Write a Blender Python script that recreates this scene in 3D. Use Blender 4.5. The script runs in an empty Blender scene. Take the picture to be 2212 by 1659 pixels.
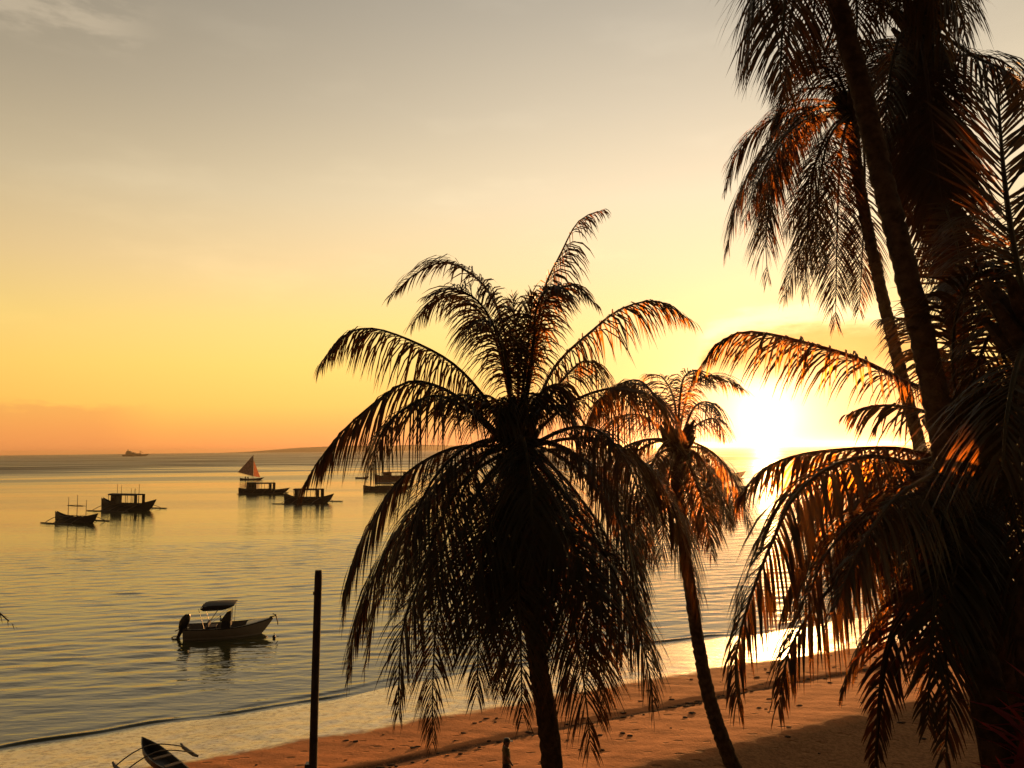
import bpy, math, random
import numpy as np
from mathutils import Vector, Matrix

random.seed(7); RNG = np.random.default_rng(11)
sc = bpy.context.scene
COL = sc.collection
PI = math.pi

# ------------------------------------------------------------------ survey helpers
# measured on the photograph (2212 px wide), turned into world points at a known distance or height
CAM_H, FPX, PITCH, ROLL, K = 11.0, 770.0, math.radians(4.75), math.radians(.66), 1024/2212
def ray(px, py):
    a = (px*K-512)/FPX; b = -(py*K-384)/FPX
    c, s = math.cos(ROLL), math.sin(ROLL)
    ar = a*c+b*s; bu = -a*s+b*c
    return (ar, math.cos(PITCH)-bu*math.sin(PITCH), math.sin(PITCH)+bu*math.cos(PITCH))
def at(px, py, Y):
    d = ray(px, py); t = Y/d[1]
    return np.array((d[0]*t, Y, CAM_H+d[2]*t))
def onz(px, py, z=0.):
    d = ray(px, py); t = (z-CAM_H)/d[2]
    return np.array((d[0]*t, d[1]*t, z))

# shore frame: u runs along the shore, s runs inland
P0 = np.array((-2.5, 38.3)); EU = np.array((.896, .444)); EN = np.array((.444, -.896))
def us(x, y):
    return (x-P0[0])*EU[0]+(y-P0[1])*EU[1], (x-P0[0])*EN[0]+(y-P0[1])*EN[1]
def wiggle(u):
    return .45*np.sin(u*.16+.6)+.22*np.sin(u*.47+2.)+.1*np.sin(u*1.3)
S_KEY = [-400, -60, -12, -3, 0, 5.8, 9.6, 10.0, 10.25, 15.2, 15.6, 17.5, 21, 30, 400]
Z_KEY = [-6, -3.2, -.85, -.2, 0, .46, .86, .89, .825, 1.42, 1.44, 1.22, 1.0, 1.1, 1.2]
def ground_z(x, y):
    u, s = us(np.asarray(x, float), np.asarray(y, float))
    se = s+wiggle(u)*np.clip(1-s/12, .25, 1)-np.clip((u-10)/30, 0, 1)*2.2*np.clip(s/5, 0, 1)
    z = np.interp(se, S_KEY, Z_KEY)
    amp = np.clip(s/4, 0, 1)
    z = z+amp*(.018*np.sin(x*1.9+np.sin(y*1.1)*1.5)*np.sin(y*2.3+np.cos(x*.8)) + .012*np.sin(x*4.1+y*1.7)*np.sin(y*5.3-x*.9))
    return z
SUN_AZ, SUN_EL = math.radians(18.2), math.radians(2.1)
SUN = Vector((math.sin(SUN_AZ)*math.cos(SUN_EL), math.cos(SUN_AZ)*math.cos(SUN_EL), math.sin(SUN_EL)))

# ------------------------------------------------------------------ objects
def tag(o, label=None, cat=None, group=None, kind=None):
    if label: o['label'] = label
    if cat: o['category'] = cat
    if group: o['group'] = group
    if kind: o['kind'] = kind
    return o
def empty(name, loc, rz=0, label=None, cat=None, group=None):
    o = bpy.data.objects.new(name, None); COL.objects.link(o)
    o.location = loc; o.rotation_euler = (0, 0, rz); o.empty_display_size = .2
    return tag(o, label, cat, group)
class MB:
    def __init__(s): s.v = []; s.f = []
    def add(s, v, f):
        b = len(s.v); s.v.extend([tuple(map(float, q)) for q in v]); s.f.extend([tuple(i+b for i in q) for q in f])
        return s
    def box(s, c, d, rz=0, taper=1.):
        x, y, z = d[0]/2, d[1]/2, d[2]/2; v = []
        for k, zz in ((1, -z), (taper, z)):
            for a, b in ((-1, -1), (1, -1), (1, 1), (-1, 1)):
                px, py = a*x*k, b*y*k
                v.append((c[0]+px*math.cos(rz)-py*math.sin(rz), c[1]+px*math.sin(rz)+py*math.cos(rz), c[2]+zz))
        return s.add(v, [(3, 2, 1, 0), (4, 5, 6, 7), (0, 1, 5, 4), (1, 2, 6, 5), (2, 3, 7, 6), (3, 0, 4, 7)])
    def tube(s, pts, rad, n=8, caps=True):
        pts = np.asarray(pts, float); m = len(pts)
        rad = np.broadcast_to(np.asarray(rad, float), (m,))
        T = np.gradient(pts, axis=0); T /= np.linalg.norm(T, axis=1)[:, None]+1e-12
        ref = np.array((0, 0, 1.)) if abs(T[0][2]) < .8 else np.array((1., 0, 0))
        v = []
        A = np.cross(T[0], ref); A /= np.linalg.norm(A)
        for i in range(m):
            A = A-T[i]*A.dot(T[i]); A /= np.linalg.norm(A); B = np.cross(T[i], A)
            for k in range(n):
                t = 2*PI*k/n; v.append(pts[i]+rad[i]*(A*math.cos(t)+B*math.sin(t)))
        f = [(i*n+k, i*n+(k+1) % n, (i+1)*n+(k+1) % n, (i+1)*n+k) for i in range(m-1) for k in range(n)]
        if caps: f += [tuple(range(n-1, -1, -1)), tuple((m-1)*n+k for k in range(n))]
        return s.add(v, f)
    def ell(s, c, r, n=10, m=7, jit=0.):
        v = [(c[0], c[1], c[2]-r[2])]; f = []
        for i in range(1, m):
            ph = -PI/2+PI*i/m
            for k in range(n):
                t = 2*PI*k/n; j = 1+random.uniform(-jit, jit)
                v.append((c[0]+r[0]*j*math.cos(ph)*math.cos(t), c[1]+r[1]*j*math.cos(ph)*math.sin(t), c[2]+r[2]*j*math.sin(ph)))
        v.append((c[0], c[1], c[2]+r[2])); L = len(v)-1
        for k in range(n):
            f.append((0, 1+(k+1) % n, 1+k)); f.append((L, L-n+k, L-n+(k+1) % n))
        for i in range(m-2):
            for k in range(n):
                a = 1+i*n; f.append((a+k, a+(k+1) % n, a+n+(k+1) % n, a+n+k))
        return s.add(v, f)
    def loft(s, rings, close=False, caps=True):
        n = len(rings[0]); v = [q for r in rings for q in r]; f = []
        for i in range(len(rings)-1):
            for k in range(n if close else n-1):
                f.append((i*n+k, i*n+(k+1) % n, (i+1)*n+(k+1) % n, (i+1)*n+k))
        if caps:
            f += [tuple(range(n-1, -1, -1)), tuple((len(rings)-1)*n+k for k in range(n))]
        return s.add(v, f)
    def build(s, name, mat, parent=None, off=(0, 0, 0), smooth=True):
        me = bpy.data.meshes.new(name)
        v = (np.asarray(s.v)-np.asarray(off, float)).tolist()
        me.from_pydata(v, [], s.f); me.materials.append(mat)
        if smooth:
            me.polygons.foreach_set('use_smooth', [True]*len(me.polygons))
            try: me.set_sharp_from_angle(angle=math.radians(40))
            except Exception: pass
        o = bpy.data.objects.new(name, me); COL.objects.link(o)
        if parent is not None: o.parent = parent
        return o
def grid_mesh(X, Y, Z, name, mat):
    r, c = X.shape
    me = bpy.data.meshes.new(name)
    co = np.stack([X, Y, Z], -1).reshape(-1, 3).astype(np.float32)
    i = np.arange(r*c).reshape(r, c)
    q = np.stack([i[:-1, :-1], i[:-1, 1:], i[1:, 1:], i[1:, :-1]], -1).reshape(-1, 4)
    me.vertices.add(len(co)); me.vertices.foreach_set('co', co.ravel())
    me.loops.add(q.size); me.loops.foreach_set('vertex_index', q.ravel().astype(np.int32))
    me.polygons.add(len(q)); me.polygons.foreach_set('loop_start', np.arange(0, q.size, 4, dtype=np.int32))
    me.polygons.foreach_set('loop_total', np.full(len(q), 4, np.int32))
    me.polygons.foreach_set('use_smooth', np.ones(len(q), bool))
    me.update(calc_edges=True); me.validate()
    me.materials.append(mat)
    o = bpy.data.objects.new(name, me); COL.objects.link(o)
    return o

# ------------------------------------------------------------------ materials
class NT:
    def __init__(s, tree): s.t = tree; s.n = tree.nodes; s.l = tree.links
    def node(s, typ, **kw):
        n = s.n.new(typ)
        for k, v in kw.items(): setattr(n, k, v)
        return n
    def put(s, sock, v):
        if isinstance(v, bpy.types.NodeSocket): s.l.new(v, sock)
        elif v is not None:
            if isinstance(v, (tuple, list)) and sock.type == 'RGBA' and len(v) == 3: v = (*v, 1)
            sock.default_value = v
    def m(s, op, a, b=None, c=None, clamp=False):
        n = s.node('ShaderNodeMath', operation=op, use_clamp=clamp)
        for i, v in enumerate((a, b, c)):
            if v is not None: s.put(n.inputs[i], v)
        return n.outputs[0]
    def v(s, op, a, b=None):
        n = s.node('ShaderNodeVectorMath', operation=op)
        s.put(n.inputs[0], a)
        if b is not None: s.put(n.inputs[3 if op == 'SCALE' else 1], b)
        return n.outputs['Value'] if op in ('DOT_PRODUCT', 'LENGTH') else n.outputs[0]
    def mix(s, fac, a, b, blend='MIX'):
        n = s.node('ShaderNodeMix', data_type='RGBA', blend_type=blend)
        s.put(n.inputs[0], fac); s.put(n.inputs[6], a); s.put(n.inputs[7], b)
        return n.outputs[2]
    def ss(s, x, a, b, lo=0., hi=1.):
        n = s.node('ShaderNodeMapRange', interpolation_type='SMOOTHSTEP')
        for i, v in enumerate((x, a, b, lo, hi)): s.put(n.inputs[i], v)
        return n.outputs[0]
    def noise(s, vec, scale, detail=3., rough=.55, color=False):
        n = s.node('ShaderNodeTexNoise')
        if vec is not None: s.put(n.inputs['Vector'], vec)
        n.inputs['Scale'].default_value = scale; n.inputs['Detail'].default_value = detail; n.inputs['Roughness'].default_value = rough
        return n.outputs['Color' if color else 'Fac']
    def ramp(s, fac, stops):
        n = s.node('ShaderNodeValToRGB'); cr = n.color_ramp
        while len(cr.elements) > 1: cr.elements.remove(cr.elements[-1])
        cr.elements[0].position = stops[0][0]; cr.elements[0].color = (*stops[0][1], 1)
        for p, c in stops[1:]:
            e = cr.elements.new(p); e.color = (*c, 1)
        s.put(n.inputs[0], fac); return n.outputs[0]
    def scaled(s, vec, sc3, rot=0.):
        n = s.node('ShaderNodeMapping'); s.put(n.inputs['Vector'], vec)
        n.inputs['Scale'].default_value = sc3; n.inputs['Rotation'].default_value = (0, 0, rot)
        return n.outputs[0]
    def bump(s, h, strength, dist):
        n = s.node('ShaderNodeBump'); s.put(n.inputs['Height'], h)
        s.put(n.inputs['Strength'], strength); n.inputs['Distance'].default_value = dist
        return n.outputs[0]
def new_mat(name):
    m = bpy.data.materials.new(name); m.use_nodes = True
    t = NT(m.node_tree); b = m.node_tree.nodes['Principled BSDF']
    return m, t, b
def simple(name, base, rough=.6, var=.25, scale=6., metal=0., spec=.4, bump=.0):
    m, t, b = new_mat(name)
    co = t.node('ShaderNodeTexCoord').outputs['Object']
    f = t.noise(co, scale, 4)
    lo = tuple(c*(1-var) for c in base); hi = tuple(min(1, c*(1+var)) for c in base)
    t.put(b.inputs['Base Color'], t.mix(t.ss(f, .3, .7), lo, hi))
    b.inputs['Roughness'].default_value = rough; b.inputs['Metallic'].default_value = metal
    b.inputs['Specular IOR Level'].default_value = spec
    if bump: t.put(b.inputs['Normal'], t.bump(t.noise(co, scale*4, 3), bump, .02))
    return m
def leaf_mat(name, base, trans, tw, rough=.55, fwd=None):
    m, t, b = new_mat(name)
    co = t.node('ShaderNodeTexCoord').outputs['Object']
    f = t.ss(t.noise(co, 1.7, 3), .35, .65)
    t.put(b.inputs['Base Color'], t.mix(f, tuple(c*.7 for c in base), tuple(c*1.3 for c in base)))
    b.inputs['Roughness'].default_value = rough; b.inputs['Specular IOR Level'].default_value = .25
    tr = t.node('ShaderNodeBsdfTranslucent'); tr.inputs['Color'].default_value = (*trans, 1)
    mx = t.node('ShaderNodeMixShader'); mx.inputs[0].default_value = tw
    t.l.new(b.outputs[0], mx.inputs[1]); t.l.new(tr.outputs[0], mx.inputs[2])
    if fwd:                                     # thin blades also pass light straight on, spread by their fibres
        rf = t.node('ShaderNodeBsdfRefraction'); rf.inputs['Color'].default_value = (*fwd, 1)
        rf.distribution = 'BECKMANN'; rf.inputs['Roughness'].default_value = .58; rf.inputs['IOR'].default_value = 1.2
        m2 = t.node('ShaderNodeMixShader'); m2.inputs[0].default_value = .03
        t.l.new(mx.outputs[0], m2.inputs[1]); t.l.new(rf.outputs[0], m2.inputs[2]); mx = m2
    t.l.new(mx.outputs[0], t.n['Material Output'].inputs['Surface'])
    return m
MAT = {
 'frond': leaf_mat('palm_leaf', (.026, .024, .010), (.12, .035, .005), .05, fwd=(.88, .27, .03)),
 'dead': leaf_mat('dry_palm_leaf', (.030, .018, .009), (.12, .03, .006), .05, .8, fwd=(.6, .12, .012)),
 'leaf': leaf_mat('broad_leaf', (.036, .045, .016), (.16, .10, .02), .2),
 'red': leaf_mat('red_leaf', (.16, .02, .025), (.30, .03, .02), .3),
 'trunk': simple('palm_bark', (.055, .036, .024), .95, .45, 9, spec=.08, bump=.8),
 'nut': simple('coconut_husk', (.05, .045, .02), .7, .3, 8),
 'hull_dark': simple('dark_boat_paint', (.045, .040, .034), .5, .3, 3),
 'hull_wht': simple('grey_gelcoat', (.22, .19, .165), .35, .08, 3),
 'wood': simple('weathered_wood', (.12, .08, .05), .75, .35, 6),
 'bamboo': simple('bamboo_pole', (.07, .05, .03), .6, .3, 7),
 'tarp': simple('dark_canvas', (.020, .020, .026), .8, .25, 5),
 'black': simple('black_plastic', (.012, .012, .014), .4, .2, 5),
 'metal': simple('steel_tube', (.35, .35, .35), .35, .1, 5, metal=.9),
 'redroof': simple('red_brown_paint', (.16, .045, .03), .6, .3, 3),
 'pole': simple('tarred_pole', (.035, .026, .02), .85, .35, 5, bump=.5),
 'ship': simple('ship_paint', (.07, .05, .045), .7, .2, .05),
 'glass': simple('dark_window', (.02, .022, .025), .1, .1, 3),
 'skin': simple('tanned_skin', (.18, .09, .055), .6, .1, 8),
 'hair': simple('black_hair', (.01, .008, .007), .6, .2, 30),
 'shirt': simple('olive_cotton', (.10, .075, .03), .9, .2, 12),
 'shorts': simple('dark_cotton', (.03, .022, .024), .9, .2, 12),
}
def sail_mat(name, base, tw):
    return leaf_mat(name, base, tuple(min(1, c*1.3) for c in base), tw, .8)
MAT['sail'] = sail_mat('rust_sailcloth', (.46, .34, .29), .16)
MAT['jib'] = sail_mat('pale_sailcloth', (.66, .40, .28), .5)
MAT['hill'] = simple('far_island', (.06, .045, .035), .95, .2, .002, spec=.1)

def sand_material():
    m, t, b = new_mat('beach_sand')
    pos = t.node('ShaderNodeNewGeometry').outputs['Position']
    rel = t.v('SUBTRACT', pos, (P0[0], P0[1], 0))
    s = t.v('DOT_PRODUCT', rel, (EN[0], EN[1], 0)); u = t.v('DOT_PRODUCT', rel, (EU[0], EU[1], 0))
    n1 = t.noise(pos, .45, 4); n2 = t.noise(pos, 2.2, 5, .65); n3 = t.noise(pos, 9., 4, .7)
    corr = t.m('MULTIPLY', t.ss(u, 10., 40., 0., 1.), 2.2)
    se = t.m('SUBTRACT', t.m('ADD', s, t.m('MULTIPLY', t.m('SUBTRACT', n1, .5), 1.6)), corr)
    se2 = t.m('ADD', se, t.m('MULTIPLY', t.m('SUBTRACT', n2, .5), .9))
    wet = t.ss(se2, 5.6, 6.4, 1., 0.)
    damp = t.ss(se2, 6.2, 10.2, 1., 0.)
    dry = t.mix(t.ss(n2, .3, .7), (.60, .225, .08), (.72, .285, .11))
    dry = t.mix(t.m('MULTIPLY', damp, .35), dry, (.42, .17, .07))
    # sparse footprint dents, their shade painted in as dark spots
    spots = t.node('ShaderNodeTexVoronoi'); t.put(spots.inputs['Vector'], t.scaled(pos, (1.25, 2.2, 1), .46)); spots.inputs['Scale'].default_value = 1.1
    sp = t.m('MULTIPLY', t.ss(spots.outputs['Distance'], .16, .28, 1., 0.), t.ss(t.noise(pos, .8, 2), .47, .54))
    dry = t.mix(t.m('MULTIPLY', sp, .7), dry, (.10, .055, .03))
    # weed line left by the last tide
    wl = t.m('ABSOLUTE', t.m('SUBTRACT', t.m('ADD', se, t.m('MULTIPLY', t.m('SUBTRACT', n1, .5), -1.4)), 10.35))
    wr = t.m('MULTIPLY', t.ss(wl, .06, .26, 1., 0.), t.ss(n3, .25, .5))
    dry = t.mix(t.m('MULTIPLY', wr, .85), dry, (.07, .035, .018))
    # darker brown ground colour behind the berm
    inland_c = t.mix(t.ss(n3, .35, .65), (.20, .09, .035), (.34, .16, .065))
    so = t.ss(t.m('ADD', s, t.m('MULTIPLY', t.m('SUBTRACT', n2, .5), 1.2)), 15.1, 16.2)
    dry = t.mix(so, dry, inland_c)
    n5 = t.noise(t.scaled(pos, (1., 2.0, 1.), .46), 3.2, 6, .78)
    wetc = t.mix(t.ss(n5, .36, .58), (.26, .145, .055), (.74, .50, .215))
    foam = t.m('MULTIPLY', t.ss(t.m('ABSOLUTE', t.m('SUBTRACT', t.m('ADD', se2, t.m('MULTIPLY', n3, .5)), .75)), .08, .5, 1., 0.), t.ss(n5, .44, .56))
    wetc = t.mix(foam, wetc, (.88, .74, .48))
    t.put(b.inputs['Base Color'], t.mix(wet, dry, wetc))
    t.put(b.inputs['Roughness'], t.mix(wet, (.95,)*3, (.24,)*3))
    t.put(b.inputs['Specular IOR Level'], t.mix(wet, (.12,)*3, (1.,)*3))
    n5 = t.noise(t.scaled(pos, (1., 2.0, 1.), .46), 3.2, 6, .78)
    t.put(b.inputs['Coat Weight'], t.m('MULTIPLY', wet, t.ss(n5, .34, .56, .15, 1.))); b.inputs['Coat IOR'].default_value = 1.65; b.inputs['Coat Roughness'].default_value = .22
    h = t.m('ADD', t.m('MULTIPLY', n2, .6), t.m('MULTIPLY', n3, .5))
    h = t.m('ADD', t.m('SUBTRACT', h, t.m('MULTIPLY', sp, .8)), t.m('MULTIPLY', t.m('MULTIPLY', n5, wet), .8))
    t.put(b.inputs['Normal'], t.bump(h, t.m('SUBTRACT', .75, t.m('MULTIPLY', wet, .35)), .09))
    return m
def water_material():
    m, t, b = new_mat('sea_water')
    pos = t.node('ShaderNodeNewGeometry').outputs['Position']
    rot = -math.atan2(EU[1], EU[0])
    a = t.noise(t.scaled(pos, (.35, 1., 1), rot*.55), 1.6, 3, .5)
    c = t.noise(t.scaled(pos, (.16, .6, 1), rot*.3), .35, 3, .55)
    d = t.noise(t.scaled(pos, (.05, .28, 1), rot*.1), .055, 3, .55)
    patch = t.ss(t.noise(t.scaled(pos, (.004, .022, 1), 0.), 1., 3, .55), .36, .64, .45, 1.25)
    h = t.m('ADD', t.m('MULTIPLY', a, .15), t.m('ADD', t.m('MULTIPLY', c, .16), t.m('MULTIPLY', d, .9)))
    t.put(b.inputs['Normal'], t.bump(h, t.m('MULTIPLY', patch, .42), 1.))
    t.put(b.inputs['Base Color'], t.mix(t.ss(t.noise(pos, .05, 3), .3, .7), (.040, .044, .016), (.062, .060, .022)))
    off = t.v('LENGTH', pos)                     # ripples too small to model roughen the open water further out
    t.put(b.inputs['Roughness'], t.m('MULTIPLY', patch, t.m('ADD', .07, t.m('ADD', t.ss(off, 60., 260., 0., .05), t.ss(off, 150., 800., 0., .50)))))
    b.inputs['IOR'].default_value = 1.5
    b.inputs['Specular IOR Level'].default_value = .5
    return m
MAT['sand'] = sand_material(); MAT['water'] = water_material()

# ------------------------------------------------------------------ ground and sea
def axis(parts):
    out = []
    for a, b, st in parts: out += list(np.arange(a, b, st))
    return np.array(sorted(set(np.round(out, 4))))
def geo(a, b, n): return np.geomspace(a, b, n)
u_ax = np.concatenate([-30-geo(1, 600, 30)[::-1], np.arange(-30, 46, .2), 46+geo(.5, 700, 40)])
s_ax = np.concatenate([-1.5-geo(.5, 38, 14)[::-1], np.arange(-1.5, 19, .12), 19+geo(.3, 90, 40)])
U, S = np.meshgrid(u_ax, s_ax)
X = P0[0]+U*EU[0]+S*EN[0]; Y = P0[1]+U*EU[1]+S*EN[1]
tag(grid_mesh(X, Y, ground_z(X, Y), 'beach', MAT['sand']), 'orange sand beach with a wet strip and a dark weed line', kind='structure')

u_ax = np.concatenate([-50-geo(.6, 6000, 46)[::-1], np.arange(-50, 95, .32), 95+geo(.8, 6500, 60)])
s_ax = np.concatenate([-62-geo(.5, 6300, 95)[::-1], np.arange(-62, -2, .13), np.arange(-2, .6, .07), [1.2, 3, 5]])
U, S = np.meshgrid(u_ax, s_ax)
X = P0[0]+U*EU[0]+S*EN[0]; Y = P0[1]+U*EU[1]+S*EN[1]
sp = np.maximum(np.gradient(u_ax)[None, :]*.55, np.abs(np.gradient(s_ax))[:, None])
Z = np.zeros_like(X)
for i in range(46):
    lam = .45*(2.5/.45)**RNG.random(); th = RNG.normal(-.16, .24)    # crests lie nearly along the view, turning to the shore
    kx, ky = math.sin(th), math.cos(th); kk = 2*PI/lam
    amp = .0115*lam/math.sqrt(46)*RNG.uniform(.6, 1.3)*1.2
    Z += amp*np.clip((lam/sp-2.4)/2.4, 0, 1)*np.sin(kk*(kx*X+ky*Y)+RNG.random()*6.28)
shal = np.clip(-S/6, .12, 1)
Z *= shal
se = S+wiggle(U)
for c, w, h in ((-.40, .09, .055), (-1.15, .20, .028)):
    hh = h*np.clip(.55+.6*np.sin(U*.23+c*3)+.45*np.sin(U*.61+c)+.3*np.sin(U*1.7), .06, 1.5)
    dd = se-c; Z += hh*np.exp(-np.where(dd > 0, (dd/w)**2, (dd/(2.4*w))**2))
tag(grid_mesh(X, Y, Z, 'sea', MAT['water']), 'calm sea reflecting the yellow evening sky', kind='structure')

# island on the horizon
mb = MB(); rg = []
for px, h in ((470, 0), (540, 6), (600, 17), (650, 26), (700, 30), (760, 34), (830, 30), (900, 36), (980, 28), (1060, 30), (1150, 18), (1230, 8), (1290, 0)):
    p = onz(px, 0); d = ray(px, 968); D = 5200; x, y = d[0]/d[1]*D, D
    rg.append([(x, y-60, -1), (x, y, h*1.15), (x, y+500, h*.9), (x, y+900, -1)])
tag(mb.loft(rg).build('island', MAT['hill']), 'low faint headland on the horizon left of the bushy palm', kind='structure')

# ------------------------------------------------------------------ palms
def crom(pts, n):
    pts = np.asarray(pts, float); m = len(pts)
    e = np.vstack([2*pts[0]-pts[1], pts, 2*pts[-1]-pts[-2]])
    seg = np.linalg.norm(np.diff(pts, axis=0), axis=1); cum = np.concatenate([[0], np.cumsum(seg)]); L = cum[-1]
    out = []
    for d in np.linspace(0, L, n):
        i = min(int(np.searchsorted(cum, d, 'right'))-1, m-2); t = (d-cum[i])/max(seg[i], 1e-9)
        a, b, c, q = e[i], e[i+1], e[i+2], e[i+3]
        out.append(.5*((2*b)+(-a+c)*t+(2*a-5*b+4*c-q)*t*t+(-a+3*b-3*c+q)*t**3))
    return np.array(out), L
def frond_mesh(pts, leaf=.8, width=.046, droop=.55, nper=25, start=.16, r0=.032, lift=.12, ang=(25, 60), roll=0., drop=.05, side=(1, -1), sdir=None):
    leaf *= 1.55; width *= .58
    C, L = crom(pts, 40)
    mb = MB()
    tt = np.linspace(0, 1, 40)
    mb.tube(C[::2], r0*(1-.9*tt[::2])**.9+.004, 6)
    T = np.gradient(C, axis=0); T /= np.linalg.norm(T, axis=1)[:, None]
    h = C[-1]-C[0]; h[2] = 0
    if np.linalg.norm(h) < .35: a = RNG.random()*6.28; h = np.array((math.cos(a), math.sin(a), 0))
    h /= np.linalg.norm(h)
    S0 = np.cross(h, (0, 0, 1.)); S0 = S0*math.cos(roll)+np.array((0, 0, 1.))*math.sin(roll)
    if sdir is not None: S0 = np.array(sdir, float)
    n = int(max(20, nper*L))
    V, Fc = [], []
    base = 0
    gaps = [(g_, RNG.uniform(.012, .05)) for g_ in RNG.uniform(.25, 1.0, 3)]     # torn places
    for sd in side:
        t = np.linspace(start, .995, n)+RNG.normal(0, .25/n, n); t = np.clip(t, start, .999)
        keep = (RNG.random(n) > drop) & np.all([np.abs(t-g_)*(1 if RNG.random() < .6 else 9) > w_*.5 for g_, w_ in gaps], axis=0); t = t[keep]; m = len(t)
        fi = t*39; i0 = np.minimum(fi.astype(int), 38); fr = (fi-i0)[:, None]
        p = C[i0]*(1-fr)+C[i0+1]*fr; Tt = T[i0]*(1-fr)+T[i0+1]*fr; Tt /= np.linalg.norm(Tt, axis=1)[:, None]
        Sv = S0-(Tt@S0)[:, None]*Tt; Sv /= np.linalg.norm(Sv, axis=1)[:, None]+1e-9
        Nv = np.cross(Sv, Tt)
        x = (t-start)/(1-start)
        prof = np.clip(.45+1.5*x, 0, 1)*np.clip((1.12-x)/.55, .30, 1)
        Ln = leaf*prof*RNG.uniform(.8, 1.12, m)
        a = np.radians(ang[0]+(ang[1]-ang[0])*x)+RNG.normal(0, .09, m)
        d = sd*Sv*np.cos(a)[:, None]+Tt*np.sin(a)[:, None]+Nv*(lift+RNG.normal(0, .10, m))[:, None]
        d += RNG.normal(0, .05, (m, 3)); d /= np.linalg.norm(d, axis=1)[:, None]
        g = droop*RNG.uniform(.85, 1.15, m)
        P = [p]; D = []
        for j in range(4):
            dj = d+np.array((0, 0, -1.))*(g*(.35+.85*j))[:, None]; dj /= np.linalg.norm(dj, axis=1)[:, None]
            D.append(dj); P.append(P[-1]+dj*(Ln/4)[:, None])
        vs = []
        for j, wf in enumerate((.45, 1., .9, .6)):
            dj = D[j]; W = Tt+RNG.normal(0, .12, (m, 3)); W = W-np.sum(W*dj, 1)[:, None]*dj; W /= np.linalg.norm(W, axis=1)[:, None]
            hw = (width*.5*wf*np.clip(.55+prof*.45, 0, 1))[:, None]
            vs += [P[j]-W*hw, P[j]+W*hw]
        vs.append(P[4])
        A = np.stack(vs, 1).reshape(-1, 3)             # 9 verts per leaflet
        V.append(A)
        b = base+np.arange(m)*9
        for q in ((0, 1, 3, 2), (2, 3, 5, 4), (4, 5, 7, 6)): Fc += np.stack([b+k for k in q], 1).tolist()
        Fc += np.stack([b+6, b+7, b+8], 1).tolist()
        base += m*9
    mb.add(np.concatenate(V), Fc)
    return mb
def free_pts(h, az, el, L, sag, n=7):
    """a frond that leaves the crown at azimuth az, elevation el and bends down by its weight"""
    hx = np.array((math.sin(az), math.cos(az), 0)); out = []
    for t in np.linspace(0, 1, n):
        out.append(np.asarray(h)+L*(t*math.cos(el)*(1-.22*t*t*sag)*hx+np.array((0, 0, t*math.sin(el)-sag*.62*t**2.2))))
    return out
def trunk_mesh(pts, rads, ring=.13):
    C, L = crom(pts, max(30, int(sum(np.linalg.norm(np.diff(np.asarray(pts), axis=0), axis=1))/ring*2)))
    r = np.interp(np.linspace(0, 1, len(C)), np.linspace(0, 1, len(rads)), rads)
    r = r*(1+.07*(np.arange(len(C)) % 2)+RNG.normal(0, .012, len(C)))
    C = C+RNG.normal(0, .006, C.shape)
    return MB().tube(C, r, 14)
def palm(base, trunk_pts, rads, fronds, label, heart, nuts=0, extra=()):
    """trunk_pts run from the crown down to the ground point base; fronds = (points, keywords)"""
    o = empty('palm_tree', base, 0, label, 'palm', 'coconut palms on the beach')
    trunk_mesh(list(trunk_pts)+[np.asarray(base)-np.array((0, 0, .25))], rads).build('trunk', MAT['trunk'], o, base)
    for pts, kw in fronds:
        kw = dict(kw); mt = MAT[kw.pop('mat', 'frond')]
        frond_mesh(pts, **kw).build('frond', mt, o, base)
    mb = MB()                                           # leaf sheaths and fibre round the growing point
    for i in range(16):
        a = i*2.4; q = np.asarray(heart)+np.array((math.cos(a)*.10, math.sin(a)*.10, -.35+.03*i))
        e = q+np.array((math.cos(a)*.30, math.sin(a)*.30, .42)); mb.tube([q, (q+e)/2+np.array((0, 0, -.03)), e], [.09, .075, .035], 6)
    mb.build('sheath', MAT['trunk'], o, base)
    for i in range(nuts):
        a = i*2.3+.4; c = np.asarray(heart)+np.array((math.cos(a)*.28, math.sin(a)*.28, -.42-.13*(i % 3)))
        MB().ell(c, (.10, .10, .13), 10, 8).build('coconut', MAT['nut'], o, base)
    return o
def px(D, L, **kw):
    """frond measured on the photograph: (x, y[, metres behind the crown]) in photo pixels"""
    pts = []
    for i, q in enumerate(L):
        pts.append(at(q[0], q[1], D+(q[2] if len(q) > 2 else 0)))
    return pts, kw
def G(x, y): return (x, y, float(ground_z(x, y)))

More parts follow.
